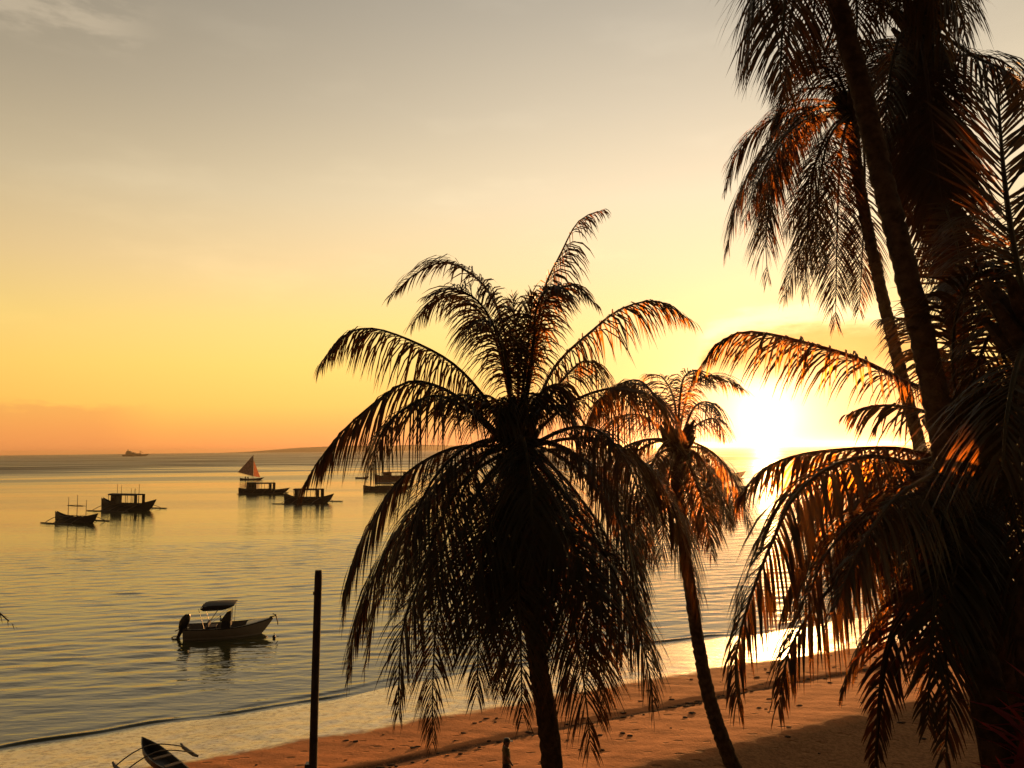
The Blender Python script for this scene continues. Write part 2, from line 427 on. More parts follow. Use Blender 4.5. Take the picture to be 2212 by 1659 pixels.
# --- the bushy palm in the middle
D = 13.
A = dict(leaf=.78, droop=.55)
F = [
 px(D, [(1135,880,0),(1155,740,.2),(1176,625,.3),(1210,551,.4),(1250,478,.5),(1303,452,.6)], leaf=.62, droop=.75, lift=0),
 px(D, [(1108,890,0),(1092,730,.1),(1062,640,.2),(1015,590,.3),(960,567,.4),(900,590,.5),(845,640,.7)], leaf=.62, droop=.5, lift=.35),
 px(D, [(1110,900,.4),(1065,720,.9),(1000,645,1.1),(940,650,1.3),(890,700,1.6)], leaf=.7, droop=.6),
 px(D, [(1108,890,-.3),(1085,760,-.6),(1045,665,-.9),(985,625,-1.2),(925,640,-1.5)], leaf=.6, droop=.4, lift=.3),
 px(D, [(1095,940,0),(1040,850,.1),(968,778,.1),(864,726,.2),(793,709,.2),(739,728,.3),(691,788,.4)], leaf=.80, droop=1.1),
 px(D, [(1090,950,0),(1000,865,-.3),(925,828,-.5),(864,832,-.6),(760,912,-.9),(700,980,-1.1),(657,1046,-1.2)], leaf=.85, droop=1.0),
 px(D, [(1090,960,0),(1010,885,-.7),(945,855,-1.1),(885,876,-1.5),(830,925,-1.9),(800,1010,-2.2)], leaf=.9, droop=1.1),
 px(D, [(1140,925,0),(1197,795,.1),(1281,713,.1),(1343,667,.2),(1420,651,.3),(1492,692,.5)], leaf=.78, droop=.85, lift=.2),
 px(D, [(1140,920,.3),(1220,815,.8),(1270,780,1.1),(1310,832,1.5)], leaf=.6, droop=.9),
 px(D, [(1132,890,0),(1170,690,-.2),(1189,640,-.3),(1235,616,-.5),(1287,657,-.7)], leaf=.55, droop=.6, lift=.25),
 px(D, [(1128,890,0),(1150,760,-.5),(1160,660,-.9),(1195,618,-1.3),(1240,640,-1.8)], leaf=.5, droop=.6),
 px(D, [(1120,900,0),(1118,760,.3),(1112,690,.5),(1108,640,.7)], leaf=.42, droop=.12, ang=(45,72), lift=.0),
 px(D, [(1122,900,0),(1138,770,-.3),(1146,690,-.5),(1150,632,-.6)], leaf=.38, droop=.12, ang=(45,72)),
 px(D, [(1112,900,0),(1095,790,-.6),(1078,720,-1.1),(1040,690,-1.5),(1000,720,-2.0)], leaf=.65, droop=.7),
 px(D, [(1150,940,.3),(1235,868,.9),(1330,838,1.3),(1410,858,1.7),(1470,930,2.2)], leaf=.85, droop=1.0),
 px(D, [(1150,965,0),(1239,946,.1),(1322,957,.2),(1400,1009,.3),(1455,1100,.4),(1492,1220,.6),(1508,1310,.7)], leaf=.92, droop=.9),
 px(D, [(1150,960,-.2),(1230,925,-.9),(1300,935,-1.4),(1360,1010,-1.9),(1400,1130,-2.4)], leaf=.9, droop=1.0),
 px(D, [(1150,975,.2),(1220,975,.8),(1300,1020,1.4),(1370,1110,1.9),(1420,1230,2.3)], leaf=.9, droop=1.0),
 px(D, [(1085,965,0),(1010,963,-.1),(947,980,-.2),(864,1036,-.3),(793,1145,-.4),(755,1240,-.5),(742,1330,-.5)], leaf=.80, droop=.95),
 px(D, [(1090,970,0),(989,1001,.1),(906,1085,.2),(850,1160,.3),(800,1265,.3),(765,1370,.4),(754,1460,.4)], leaf=.85, droop=.8),
 px(D, [(1095,975,0),(1010,1030,-.6),(950,1130,-1.0),(906,1251,-1.3),(872,1350,-1.5),(862,1460,-1.6),(861,1540,-1.6)], leaf=.75, droop=.6),
 px(D, [(1100,980,0),(1040,1050,.5),(985,1190,.9),(945,1330,1.2),(935,1480,1.3),(934,1605,1.3)], leaf=.85, droop=.45),
 px(D, [(1108,985,0),(1070,1060,-.9),(1045,1200,-1.4),(1035,1360,-1.7),(1030,1500,-1.8)], leaf=.8, droop=.45),
 px(D, [(1115,985,0),(1110,1070,-1.2),(1118,1230,-1.8),(1125,1400,-2.1),(1128,1545,-2.2)], leaf=.8, droop=.4),
 px(D, [(1112,985,.3),(1095,1070,1.1),(1085,1230,1.7),(1080,1390,2.0),(1079,1500,2.1)], leaf=.8, droop=.4),
 px(D, [(1150,975,0),(1218,1032,0),(1302,1147,.1),(1364,1276,.1),(1402,1385,.2),(1424,1446,.2)], leaf=.75, droop=.6),
 px(D, [(1145,980,0),(1200,1040,-.6),(1290,1170,-1.1),(1360,1310,-1.4),(1400,1440,-1.6),(1412,1520,-1.6)], leaf=.8, droop=.55),
 px(D, [(1140,985,0),(1185,1060,.5),(1250,1200,.9),(1290,1350,1.2),(1305,1470,1.3),(1303,1540,1.3)], leaf=.85, droop=.45),
 px(D, [(1135,985,0),(1170,1070,-1.0),(1215,1230,-1.6),(1250,1400,-1.9),(1268,1530,-2.0),(1276,1615,-2.0)], leaf=.85, droop=.4),
 px(D, [(1130,985,.2),(1155,1080,1.2),(1180,1240,1.8),(1215,1400,2.1),(1236,1500,2.2)], leaf=.8, droop=.4),
 px(D, [(1145,985,.4),(1225,1080,1.2),(1320,1230,1.7),(1380,1370,2.0)], leaf=.85, droop=.6),
 px(D, [(1105,985,.4),(1020,1080,1.1),(930,1220,1.6),(880,1340,1.9)], leaf=.85, droop=.6),
 px(D, [(1112,980,-.3),(1080,1090,-1.6),(1000,1270,-2.1),(975,1400,-2.3)], leaf=.8, droop=.45),
 px(D, [(1138,980,-.3),(1190,1100,-1.6),(1290,1280,-2.0),(1340,1400,-2.2)], leaf=.8, droop=.45),
]
for a in (0, 1, 2, 3, 4, 5):                           # old brown fronds hanging close to the trunk
    x0 = 1085+a*13; F.append(px(D, [(1120,985,0),(x0,1050,-.4+.2*a),(x0-6+a*4,1180,-.5+.25*a),(x0-8+a*6,1330+25*(a%3),-.5+.25*a)], leaf=.7, droop=.5, mat='dead'))
H = at(1118, 930, D)
for i in range(14):
    az_ = i*2.4+.3
    F.append((free_pts(H+np.array((0, 0, -.15)), az_, random.uniform(-.3, .3), random.uniform(2.9, 3.6), random.uniform(1.05, 1.5)), dict(leaf=.8, droop=.5)))
for i in range(9):
    F.append((free_pts(H, i*2.4+1.1, random.uniform(.75, 1.15), random.uniform(2.1, 2.7), random.uniform(.9, 1.6)), dict(leaf=.6, droop=.7)))
b = G(.75, 12.4)
palm(b, [at(1118,900,D), at(1122,1040,D), at(1140,1250,12.9), at(1165,1450,12.75), at(1192,1659,12.6)], [.17, .15, .155, .165, .175, .20, .27], F,
     'bushy coconut palm standing nearest the thin post, sun behind its far side', H, nuts=5)

# --- the slim leaning palm behind it
D = 18.
F = [
 px(D, [(1462,950,0),(1430,880,.1),(1395,835,.2),(1345,832,.3),(1290,870,.5),(1262,950,.6)], leaf=.85, droop=1.0),
 px(D, [(1462,945,0),(1420,865,-.4),(1380,822,-.8),(1325,840,-1.2),(1285,910,-1.6)], leaf=.85, droop=1.0),
 px(D, [(1466,940,0),(1478,880,.3),(1493,835,.5),(1530,812,.7),(1568,822,.8),(1612,846,1.0)], leaf=.6, droop=.5, lift=.25),
 px(D, [(1464,935,0),(1455,860,.4),(1430,815,.8),(1398,808,1.2)], leaf=.6, droop=.5),
 px(D, [(1464,935,0),(1470,850,-.3),(1480,812,-.6),(1510,800,-1.0),(1535,830,-1.4)], leaf=.6, droop=.6),
 px(D, [(1470,955,0),(1505,918,0),(1545,905,.2),(1566,948,.4)], leaf=.55, droop=.9),
 px(D, [(1470,965,0),(1510,985,-.4),(1550,1060,-.8),(1578,1130,-.9)], leaf=.7, droop=.7),
 px(D, [(1472,962,0),(1525,975,.4),(1570,1040,.8),(1594,1120,1.0)], leaf=.7, droop=.7),
 px(D, [(1468,968,0),(1490,1010,-.7),(1520,1090,-1.1),(1533,1175,-1.2)], leaf=.75, droop=.5),
 px(D, [(1465,970,0),(1478,1030,.7),(1495,1110,1.1),(1502,1180,1.2)], leaf=.75, droop=.5),
 px(D, [(1458,965,0),(1420,985,-.5),(1385,1060,-.9),(1370,1160,-1.1),(1368,1220,-1.1)], leaf=.85, droop=.6),
 px(D, [(1458,968,0),(1425,1010,.4),(1400,1100,.8),(1395,1200,1.0)], leaf=.8, droop=.6),
 px(D, [(1455,962,0),(1400,950,.3),(1345,985,.6),(1312,1070,.8)], leaf=.9, droop=.9),
 px(D, [(1460,970,0),(1445,1030,-.9),(1435,1120,-1.3),(1430,1200,-1.4)], leaf=.8, droop=.5),
 px(D, [(1455,955,0),(1390,900,-.6),(1330,905,-1.1),(1280,970,-1.5)], leaf=.9, droop=1.),
 px(D, [(1470,950,0),(1500,880,-.5),(1535,870,-1.0),(1558,905,-1.5)], leaf=.55, droop=.9),
]
for i in range(9):
    F.append((free_pts(at(1450, 950, D), i*2.4+.4, random.uniform(-.4, .35), random.uniform(1.9, 2.7), random.uniform(.9, 1.5)), dict(leaf=.65, droop=.6)))
b = G(5.9, 16.2)
palm(b, [at(1460,930,D), at(1462,1040,D), at(1475,1150,17.9), at(1501,1343,17.6), at(1533,1509,17.3), at(1585,1659,17.)], [.15, .125, .13, .135, .15, .165, .185, .22], F,
     'slim leaning palm with a small crown between the bushy palm and the low sun', at(1464, 950, D), nuts=4)

# --- the low palm whose long fronds cross the sun
D = 9.2
hx, hy = 2075, 905
F = [
 px(D, [(hx,hy,0),(2010,850,-.1),(1950,822,-.1),(1850,774,-.2),(1748,743,-.2),(1663,722,-.3),(1600,718,-.3),(1550,745,-.3),(1505,802,-.3)], leaf=.88, droop=.75, lift=.1, width=.045),
 px(D, [(hx,hy+20,0),(2000,890,.6),(1930,876,.9),(1870,880,1.1),(1832,895,1.2)], leaf=.75, droop=.75),
 px(D, [(hx,hy+40,0),(2020,985,0),(1940,969,-.1),(1833,970,-.2),(1731,982,-.2),(1663,1006,-.3),(1612,1052,-.3),(1592,1080,-.3)], leaf=.85, droop=.95),
 px(D, [(hx,hy+60,0),(1980,1000,-.6),(1880,985,-1.0),(1790,1012,-1.3),(1716,1072,-1.5),(1670,1166,-1.7),(1634,1254,-1.8),(1604,1346,-1.9),(1588,1431,-1.9),(1592,1515,-1.9)], leaf=.95, droop=.85),
 px(D, [(hx,hy+70,0),(1990,1040,.3),(1890,1060,.6),(1800,1130,.8),(1730,1230,1.0),(1690,1330,1.1)], leaf=1., droop=.9),
 px(D, [(hx,hy+80,0),(1969,1091,-.5),(1890,1165,-.8),(1833,1226,-1.0),(1758,1314,-1.2),(1704,1408,-1.3),(1681,1525,-1.3)], leaf=.9, droop=.75),
 px(D, [(hx,hy+90,0),(2010,1120,.4),(1955,1240,.7),(1895,1332,.9),(1846,1427,1.0),(1821,1494,1.0)], leaf=.8, droop=.6),
 px(D, [(hx,hy+90,0),(2030,1130,-.8),(1990,1240,-1.2),(1952,1314,-1.4),(1914,1414,-1.5),(1897,1560,-1.5),(1890,1680,-1.5)], leaf=.55, droop=.35, r0=.07, mat='dead'),
 px(D, [(hx+10,hy+90,0),(2070,1160,.7),(2080,1329,.9),(2046,1412,1.0),(2022,1458,1.1)], leaf=.6, droop=.4),
 px(D, [(hx,hy+80,0),(2040,1110,-1.3),(2020,1290,-1.9),(2010,1430,-2.1),(2003,1565,-2.1)], leaf=.75, droop=.3),
 px(D, [(hx+10,hy+80,0),(2085,1120,-1.2),(2040,1340,-1.8),(2050,1500,-2.0),(2040,1640,-2.1)], leaf=.7, droop=.35),
 px(D, [(hx,hy,0),(2080,780,.2),(2085,650,.3),(2070,540,.4),(2040,440,.5)], leaf=.75, droop=.12, ang=(5,30), lift=0),
 px(D, [(hx,hy,0),(2060,800,-.6),(2065,690,-1.0),(2100,600,-1.4),(2160,560,-1.8)], leaf=.8, droop=.4),
 px(D, [(hx,hy,0),(2045,820,.6),(2010,735,1.1),(1960,690,1.6),(1905,690,2.0)], leaf=.75, droop=.6),
 px(D, [(hx+20,hy,0),(2140,820,.2),(2230,790,.4),(2330,830,.5),(2420,930,.6)], leaf=.9, droop=.8),
 px(D, [(hx+20,hy+40,0),(2170,930,.2),(2270,960,.4),(2360,1080,.5),(2410,1230,.6)], leaf=.9, droop=.8),
 px(D, [(hx+20,hy+60,0),(2140,1020,-.6),(2200,1150,-1.0),(2235,1300,-1.2),(2240,1440,-1.3)], leaf=.9, droop=.6),
 px(D, [(hx+20,hy+60,0),(2120,1050,.8),(2160,1190,1.3),(2170,1330,1.5),(2165,1450,1.6)], leaf=.9, droop=.5),
 px(D, [(hx,hy+60,0),(2020,1020,-1.2),(1930,1080,-2.0),(1850,1200,-2.5),(1800,1330,-2.8)], leaf=.9, droop=.8),
 px(D, [(hx,hy+70,0),(1990,1060,-1.0),(1880,1100,-1.7),(1790,1190,-2.2),(1740,1300,-2.4)], leaf=.95, droop=.9),
 px(D, [(hx,hy+70,0),(1985,1050,1.4),(1910,1085,2.0),(1850,1170,2.4),(1815,1290,2.6)], leaf=1.15, droop=.8),
 px(D, [(hx,hy+75,0),(2000,1070,-.2),(1930,1110,-.3),(1865,1190,-.4),(1810,1300,-.5)], leaf=1.15, droop=.8),
 px(D, [(hx,hy+65,0),(1970,1020,1.6),(1880,1030,2.2),(1800,1090,2.7),(1750,1180,3.0)], leaf=1.15, droop=.85),
 px(D, [(hx,hy+60,0),(1960,1000,.7),(1860,1010,1.2),(1770,1070,1.6),(1720,1150,1.9)], leaf=.95, droop=.95),
 px(D, [(hx,hy+60,0),(1980,1010,1.1),(1900,1060,1.8),(1840,1150,2.3),(1810,1250,2.6)], leaf=.95, droop=.8),
 px(D, [(hx,hy+80,0),(2030,1090,1.2),(1985,1200,1.8),(1960,1310,2.1),(1950,1370,2.2)], leaf=.9, droop=.5),
]
for a in range(5):
    x0 = 2050+a*16; F.append(px(D, [(hx+5,hy+80,0),(x0,1080,-.6+.3*a),(x0+8,1230,-.7+.35*a),(x0+20,1370+30*(a % 2),-.7+.35*a)], leaf=.8, droop=.4, mat='dead'))
for _, k_ in F: k_['leaf'] = k_['leaf']*.70; k_['width'] = k_.get('width', .056)
for i in range(12):
    F.append((free_pts(at(hx, hy+30, D), .0+i*.26, random.uniform(-.4, .9), random.uniform(2.6, 3.6), random.uniform(.9, 1.4)), dict(leaf=.55, droop=.5)))
b = G(7.0, 9.6)
palm(b, [at(hx+2,hy-25,D), at(2088,1040,D), at(2125,1250,9.3), at(2165,1450,9.4), at(2215,1659,9.5)], [.17, .16, .17, .18, .20, .27], F,
     'low broad palm whose long left fronds hang across the setting sun', at(hx, hy+15, D), nuts=4)

# --- the tall palm with its trunk crossing the crowns, its own crown above the picture
D = 9.
H1 = at(1775, -210, D)
F = [
 px(D, [(1775,-200,0),(1720,-190,0),(1660,-120,.1),(1632,-20,.1),(1622,60,.2),(1612,130,.2)], leaf=.8, droop=.6),
 px(D, [(1775,-190,0),(1740,-150,-.5),(1705,-50,-.8),(1690,70,-.9),(1685,180,-1.0)], leaf=.75, droop=.45),
 px(D, [(1775,-190,0),(1745,-120,.6),(1715,0,1.0),(1700,110,1.2),(1696,215,1.3)], leaf=.65, droop=.4),
 px(D, [(1780,-190,0),(1770,-100,.9),(1760,0,1.4),(1755,90,1.6)], leaf=.7, droop=.4),
 px(D, [(1785,-190,0),(1830,-120,.6),(1850,0,1.0),(1850,110,1.2)], leaf=.7, droop=.4),
 px(D, [(1775,-195,0),(1700,-160,.6),(1655,-60,1.0),(1640,60,1.2)], leaf=.8, droop=.6),
 px(D, [(1785,-200,0),(1880,-190,.3),(1960,-120,.5),(2010,-10,.7),(2040,110,.8)], leaf=.8, droop=.7),
 px(D, [(1785,-200,0),(1890,-200,-.5),(1990,-140,-.9),(2050,-30,-1.1),(2070,70,-1.2)], leaf=.8, droop=.7),
]
for i in range(12):
    F.append((free_pts(H1, .15+i*.24, random.uniform(.25, 1.2), random.uniform(3., 3.8), random.uniform(.4, .9)), dict(leaf=.75, droop=.5)))
b = G(4.75, 6.2)
palm(b, [at(1772,-190,D), at(1808,0,9.), at(1862,200,8.85), at(1905,380,8.7), at(2000,760,8.35), at(2055,1050,8.), at(2107,1397,7.6), at(2165,1659,7.2)],
     [.13, .115, .118, .125, .14, .155, .185, .215, .255, .30], F,
     'tall palm whose thick trunk slants across the other crowns out of the picture', H1, nuts=0)

# --- the thin tall palm behind, its curtain of fronds left of the thick trunk
D = 18.
H2 = at(1838, 235, D)
F = [
 px(D, [(1838,240,0),(1790,228,0),(1730,245,.1),(1668,295,.1),(1620,370,.2),(1588,455,.2),(1570,540,.3)], leaf=1.0, droop=.6),
 px(D, [(1838,245,0),(1780,250,-.5),(1718,310,-.8),(1675,400,-1.0),(1655,500,-1.1),(1658,600,-1.1)], leaf=1.0, droop=.5),
 px(D, [(1840,250,0),(1800,270,.5),(1762,350,.8),(1748,450,1.0),(1742,560,1.0),(1741,632,1.0)], leaf=.9, droop=.4, mat='dead'),
 px(D, [(1842,250,0),(1822,290,-.6),(1812,390,-.9),(1808,520,-1.0),(1806,620,-1.0),(1805,700,-1.0)], leaf=.85, droop=.35, mat='dead'),
 px(D, [(1848,250,0),(1865,310,.5),(1868,430,.8),(1862,560,.9),(1856,672,.9)], leaf=.8, droop=.4),
 px(D, [(1838,240,0),(1800,195,.3),(1745,192,.5),(1698,222,.7),(1668,285,.8)], leaf=.8, droop=.6),
 px(D, [(1838,235,0),(1805,160,-.4),(1750,145,-.7),(1700,175,-1.),(1675,240,-1.2)], leaf=.7, droop=.6),
 px(D, [(1838,245,0),(1770,260,.6),(1700,330,1.0),(1655,420,1.2),(1630,520,1.3)], leaf=1.0, droop=.5),
 px(D, [(1838,245,0),(1795,290,-1.0),(1770,390,-1.5),(1765,500,-1.6),(1775,590,-1.6)], leaf=.9, droop=.4),
 px(D, [(1850,255,0),(1900,270,-.5),(1935,340,-.9),(1950,450,-1.1)], leaf=.9, droop=.6),
 px(D, [(1850,250,0),(1920,235,.4),(1985,290,.8),(2020,390,1.0)], leaf=.9, droop=.7),
 px(D, [(1845,235,0),(1870,150,.3),(1920,120,.5),(1970,150,.8)], leaf=.7, droop=.5),
 px(D, [(1842,250,.2),(1780,420,1.6),(1720,560,1.9),(1690,652,2.0)], leaf=.8, droop=.5),
 px(D, [(1838,245,0),(1760,250,-.9),(1690,300,-1.4),(1640,390,-1.7),(1608,480,-1.9)], leaf=.95, droop=.6),
 px(D, [(1838,250,0),(1790,300,1.0),(1740,400,1.5),(1700,500,1.7)], leaf=.9, droop=.5),
]
for i in range(18):
    F.append((free_pts(H2, i*2.4+.9, random.uniform(-.1, 1.15), random.uniform(3.6, 4.6), random.uniform(.9, 1.4)), dict(leaf=.8, droop=.5)))
b = G(14.0, 17.2)
palm(b, [at(1838,225,D), at(1845,320,D), at(1862,430,D), at(1888,560,D), at(1940,780,17.9), at(2010,1050,17.8), at(2090,1330,17.6), at(2180,1560,17.4)],
     [.15, .13, .13, .135, .14, .15, .16, .17, .24], F,
     'thin tall palm behind the thick slanting trunk with a curtain of hanging fronds', H2, nuts=4)

# --- the tall palm at the upper corner with a skirt of dead fronds
D = 12.
H3 = at(1985, 55, D)
F = [
 px(D, [(1985,55,0),(2020,90,0),(2060,118,.1),(2110,120,.2),(2160,130,.2),(2215,170,.3)], leaf=.75, droop=.8),
 px(D, [(1985,55,0),(2040,80,-.6),(2110,125,-1.0),(2180,160,-1.4),(2230,240,-1.7)], leaf=.75, droop=.8),
 px(D, [(1985,50,0),(2030,0,.2),(2060,-30,.3),(2080,20,.5),(2085,70,.6)], leaf=.55, droop=.5),
 px(D, [(1985,50,0),(2010,-60,.2),(2050,-120,.3),(2090,-90,.5),(2105,-10,.7)], leaf=.6, droop=.6),
 px(D, [(1985,50,0),(1975,-60,-.2),(1940,-130,-.3),(1900,-120,-.5),(1880,-40,-.7)], leaf=.6, droop=.6),
 px(D, [(1980,55,0),(1950,-10,.4),(1910,-15,.6),(1885,30,.9),(1878,90,1.1)], leaf=.5, droop=.6),
 px(D, [(1980,60,0),(1950,70,-.3),(1928,130,-.5),(1915,230,-.6),(1908,330,-.6)], leaf=.6, droop=.4),
 px(D, [(1982,65,0),(1965,110,.4),(1955,220,.6),(1950,340,.7),(1955,450,.7)], leaf=.6, droop=.3, mat='dead'),
 px(D, [(1985,65,0),(1985,130,-.5),(1985,250,-.7),(1990,380,-.8),(2000,520,-.8)], leaf=.6, droop=.3, mat='dead'),
 px(D, [(1988,65,0),(2005,130,.4),(2010,260,.6),(2015,400,.7),(2030,560,.7)], leaf=.6, droop=.3, mat='dead'),
 px(D, [(1990,65,0),(2022,120,-.3),(2040,240,-.4),(2055,380,-.5),(2070,520,-.5)], leaf=.6, droop=.3, mat='dead'),
 px(D, [(1990,62,0),(2035,110,.3),(2062,200,.5),(2080,310,.6),(2095,430,.6)], leaf=.55, droop=.4),
 px(D, [(1990,62,0),(2040,105,-.5),(2070,180,-.8),(2088,250,-.9)], leaf=.5, droop=.5),
 px(D, [(1985,65,0),(1970,150,.8),(1975,300,1.1),(1985,430,1.2),(2000,600,1.2)], leaf=.7, droop=.3, mat='dead'),
 px(D, [(1985,65,0),(2000,150,-.8),(2015,300,-1.0),(2035,450,-1.1),(2060,620,-1.1)], leaf=.7, droop=.3, mat='dead'),
 px(D, [(1982,65,0),(1940,110,.5),(1925,200,.8),(1930,320,.9),(1945,420,1.0)], leaf=.6, droop=.4),
 px(D, [(1985,65,0),(1995,200,.4),(2020,400,.5),(2045,560,.5),(2080,720,.5)], leaf=.7, droop=.3, mat='dead'),
 px(D, [(1985,65,0),(2015,180,-.6),(2045,380,-.8),(2080,560,-.9),(2105,700,-.9)], leaf=.7, droop=.3, mat='dead'),
]
for i in range(6):
    F.append((free_pts(H3, i*1.05, random.uniform(.7, 1.2), random.uniform(2.2, 2.8), random.uniform(.3, .7)), dict(leaf=.6, droop=.5)))
b = G(10.8, 12.6)
palm(b, [at(1985,45,D), at(1990,160,D), at(2020,400,12.), at(2065,700,12.1), at(2130,1050,12.2), at(2220,1500,12.3)],
     [.16, .14, .145, .15, .16, .18, .25], F,
     'tall palm with a dense skirt of dead fronds under its crown in the upper corner', H3, nuts=6)

# --- the near palm at the picture's edge with one upright feathery frond
D = 7.
H4 = at(2235, 700, D)
F = [
 px(D, [(2225,690,0),(2195,560,0),(2180,470,0),(2168,370,.05),(2160,270,.1),(2155,180,.15)], leaf=.62, droop=.04, ang=(32,52), lift=.05, sdir=(.97,.2,0), nper=28, width=.056),
 px(D, [(2235,690,0),(2250,560,.2),(2290,430,.4),(2350,340,.6),(2430,310,.8)], leaf=.75, droop=.4),
 px(D, [(2235,700,0),(2300,640,.3),(2400,630,.5),(2480,700,.7)], leaf=.75, droop=.7),
 px(D, [(2230,715,0),(2185,690,.5),(2140,720,.9),(2110,800,1.2),(2095,900,1.3)], leaf=.7, droop=.7),
 px(D, [(2235,720,0),(2200,780,-.4),(2175,900,-.7),(2165,1020,-.8)], leaf=.75, droop=.4),
 px(D, [(2240,720,0),(2240,820,.4),(2225,960,.6),(2215,1090,.7)], leaf=.75, droop=.4),
 px(D, [(2240,720,0),(2310,800,.2),(2350,950,.3),(2360,1100,.4)], leaf=.75, droop=.5),
 px(D, [(2230,700,0),(2170,620,.8),(2115,590,1.3),(2065,620,1.8),(2040,690,2.1)], leaf=.7, droop=.6),
 px(D, [(2235,700,0),(2205,600,.9),(2160,520,1.5),(2110,470,2.0),(2070,480,2.4)], leaf=.7, droop=.5),
 px(D, [(2235,720,0),(2190,830,.9),(2150,980,1.3),(2135,1100,1.5)], leaf=.8, droop=.4),
]
b = G(6.4, 7.1)
palm(b, [at(2236,680,D), at(2240,820,D), at(2255,1150,7.), at(2275,1659,7.05)], [.15, .14, .145, .16, .22], F,
     'near palm at the frame edge holding up one feathery V shaped frond', H4, nuts=0)

# --- a palm outside the frame, only one frond tip reaching in over the water
D = 12.
F = [px(D, [(-330,1180,0),(-250,1180,0),(-150,1215,.1),(-60,1275,.1),(0,1325,.2),(26,1348,.2)], leaf=.34, droop=.25, nper=9, width=.03)]
H5 = at(-330, 1190, D)
for i in range(11):
    F.append((free_pts(H5, PI+.5+i*.24+random.uniform(-.1, .1), random.uniform(-.1, 1.1), random.uniform(2.6, 3.3), random.uniform(.5, .9)), dict(leaf=.7, droop=.6)))
b = G(-12.4, 11.4)
palm(b, [at(-330,1170,D), at(-333,1400,D), at(-345,1700,11.8)], [.15, .14, .15, .22], F,
     'palm outside the frame reaching a single frond tip over the water by the edge', H5)

# ------------------------------------------------------------------ broadleaf tree and red-leaved shrub
def leaf_cloud(centres, n, size, squash=.8):
    V, Fc = [], []
    for i in range(n):
        c, r = centres[int(RNG.integers(len(centres)))]
        d = RNG.normal(0, 1, 3); d /= np.linalg.norm(d); p = np.asarray(c)+d*r*RNG.random()**.45*np.array((1, 1, squash))
        a = RNG.normal(0, 1, 3); a[2] -= .5; a /= np.linalg.norm(a); w = np.cross(a, RNG.normal(0, 1, 3)); w /= np.linalg.norm(w)
        nn = np.cross(a, w); L = size*RNG.uniform(.7, 1.3); W = L*.24; k = len(V)
        V += [p, p+a*L*.45+w*W+nn*W*.3, p+a*L, p+a*L*.45-w*W+nn*W*.3]
        Fc += [(k, k+1, k+2), (k, k+2, k+3)]
    return MB().add(V, Fc)
tb = G(11.0, 13.6)
o = empty('broadleaf_tree', tb, 0, 'dense dark broadleaf tree filling the edge behind the near palm', 'tree')
top = np.array((tb[0]-.2, tb[1], 7.2)); mb = MB()
mb.tube(crom([np.array(tb)-np.array((0, 0, .2)), (tb[0]+.15, tb[1]+.1, 3.6), top, (top[0]+.2, top[1], 11.5)], 14)[0], np.linspace(.30, .10, 14), 10)
mb.build('trunk', MAT['trunk'], o, tb)
cl = []
br = MB()
for i in range(70):
    a = random.uniform(0, 6.28); rr = random.uniform(.6, 3.3); z = random.uniform(3.4, 14.8)
    k = 1-abs((z-9.2)/6.6)**2.2; c = np.array((top[0]+math.cos(a)*rr*k, top[1]+math.sin(a)*rr*k*.9, z)); cl.append((c, random.uniform(.55, .95)))
    s0 = np.array((top[0], top[1], min(11.2, max(5.5, z-1.2)))); br.tube([s0, (s0+c)/2+np.array((0, 0, -.15)), c], [.06, .04, .012], 6)
br.build('branches', MAT['trunk'], o, tb)
leaf_cloud(cl, 26000, .21).build('crown', MAT['leaf'], o, tb, smooth=False)

sb = np.array(at(2240, 1700, 6.6)); sb = np.array(G(sb[0], sb[1]))
o = empty('red_leaf_plant', tuple(sb), 0, 'plant with long red leaves in the bottom corner beside the palm trunk', 'plant')
lv = MB(); st = MB()
tops = [at(2225, 1560, 6.4), at(2255, 1500, 6.7), at(2205, 1690, 6.3), at(2290, 1600, 6.6), at(2240, 1640, 6.9)]
for q in tops:
    st.tube([sb+np.array((random.uniform(-.2, .2), random.uniform(-.2, .2), -.1)), (sb+q)/2+np.array((.05, 0, .3)), q], [.03, .025, .015], 6)
    for i in range(26):
        a = i*2.4; el = random.uniform(-.2, 1.1); L = random.uniform(.35, .6); p = q+np.array((0, 0, -.022*i))
        d = np.array((math.cos(a)*math.cos(el), math.sin(a)*math.cos(el), math.sin(el))); w = np.cross(d, (0, 0, 1)); w /= np.linalg.norm(w); W = .035
        e1 = p+d*L*.5; e2 = p+d*L+np.array((0, 0, -.14*L))
        lv.add([p-w*.006, p+w*.006, e1+w*W, e1-w*W, e2], [(0, 1, 2, 3), (3, 2, 4)])
st.build('stem', MAT['wood'], o, sb); lv.build('leaves', MAT['red'], o, sb)

# ------------------------------------------------------------------ weed and husks washed up on the sand
mb = MB()
for i in range(420):
    u = RNG.uniform(-22, 34)
    s_ = 10.45+RNG.normal(0, .22) if i < 170 else RNG.uniform(6.6, 19.)
    s_ -= wiggle(u)*max(.25, 1-s_/12)
    x, y = P0+u*EU+s_*EN; z = float(ground_z(x, y)); q = RNG.uniform(.025, .085)
    mb.ell((x, y, z+q*.15), (q*RNG.uniform(.8, 2.2), q*RNG.uniform(.6, 1.2), q*.5), 6, 4, .3)
tag(mb.build('beach_litter', simple('washed_up_weed', (.045, .028, .018), .9, .4, 5), smooth=False), 'dark scraps of weed scattered over the orange sand', kind='stuff')

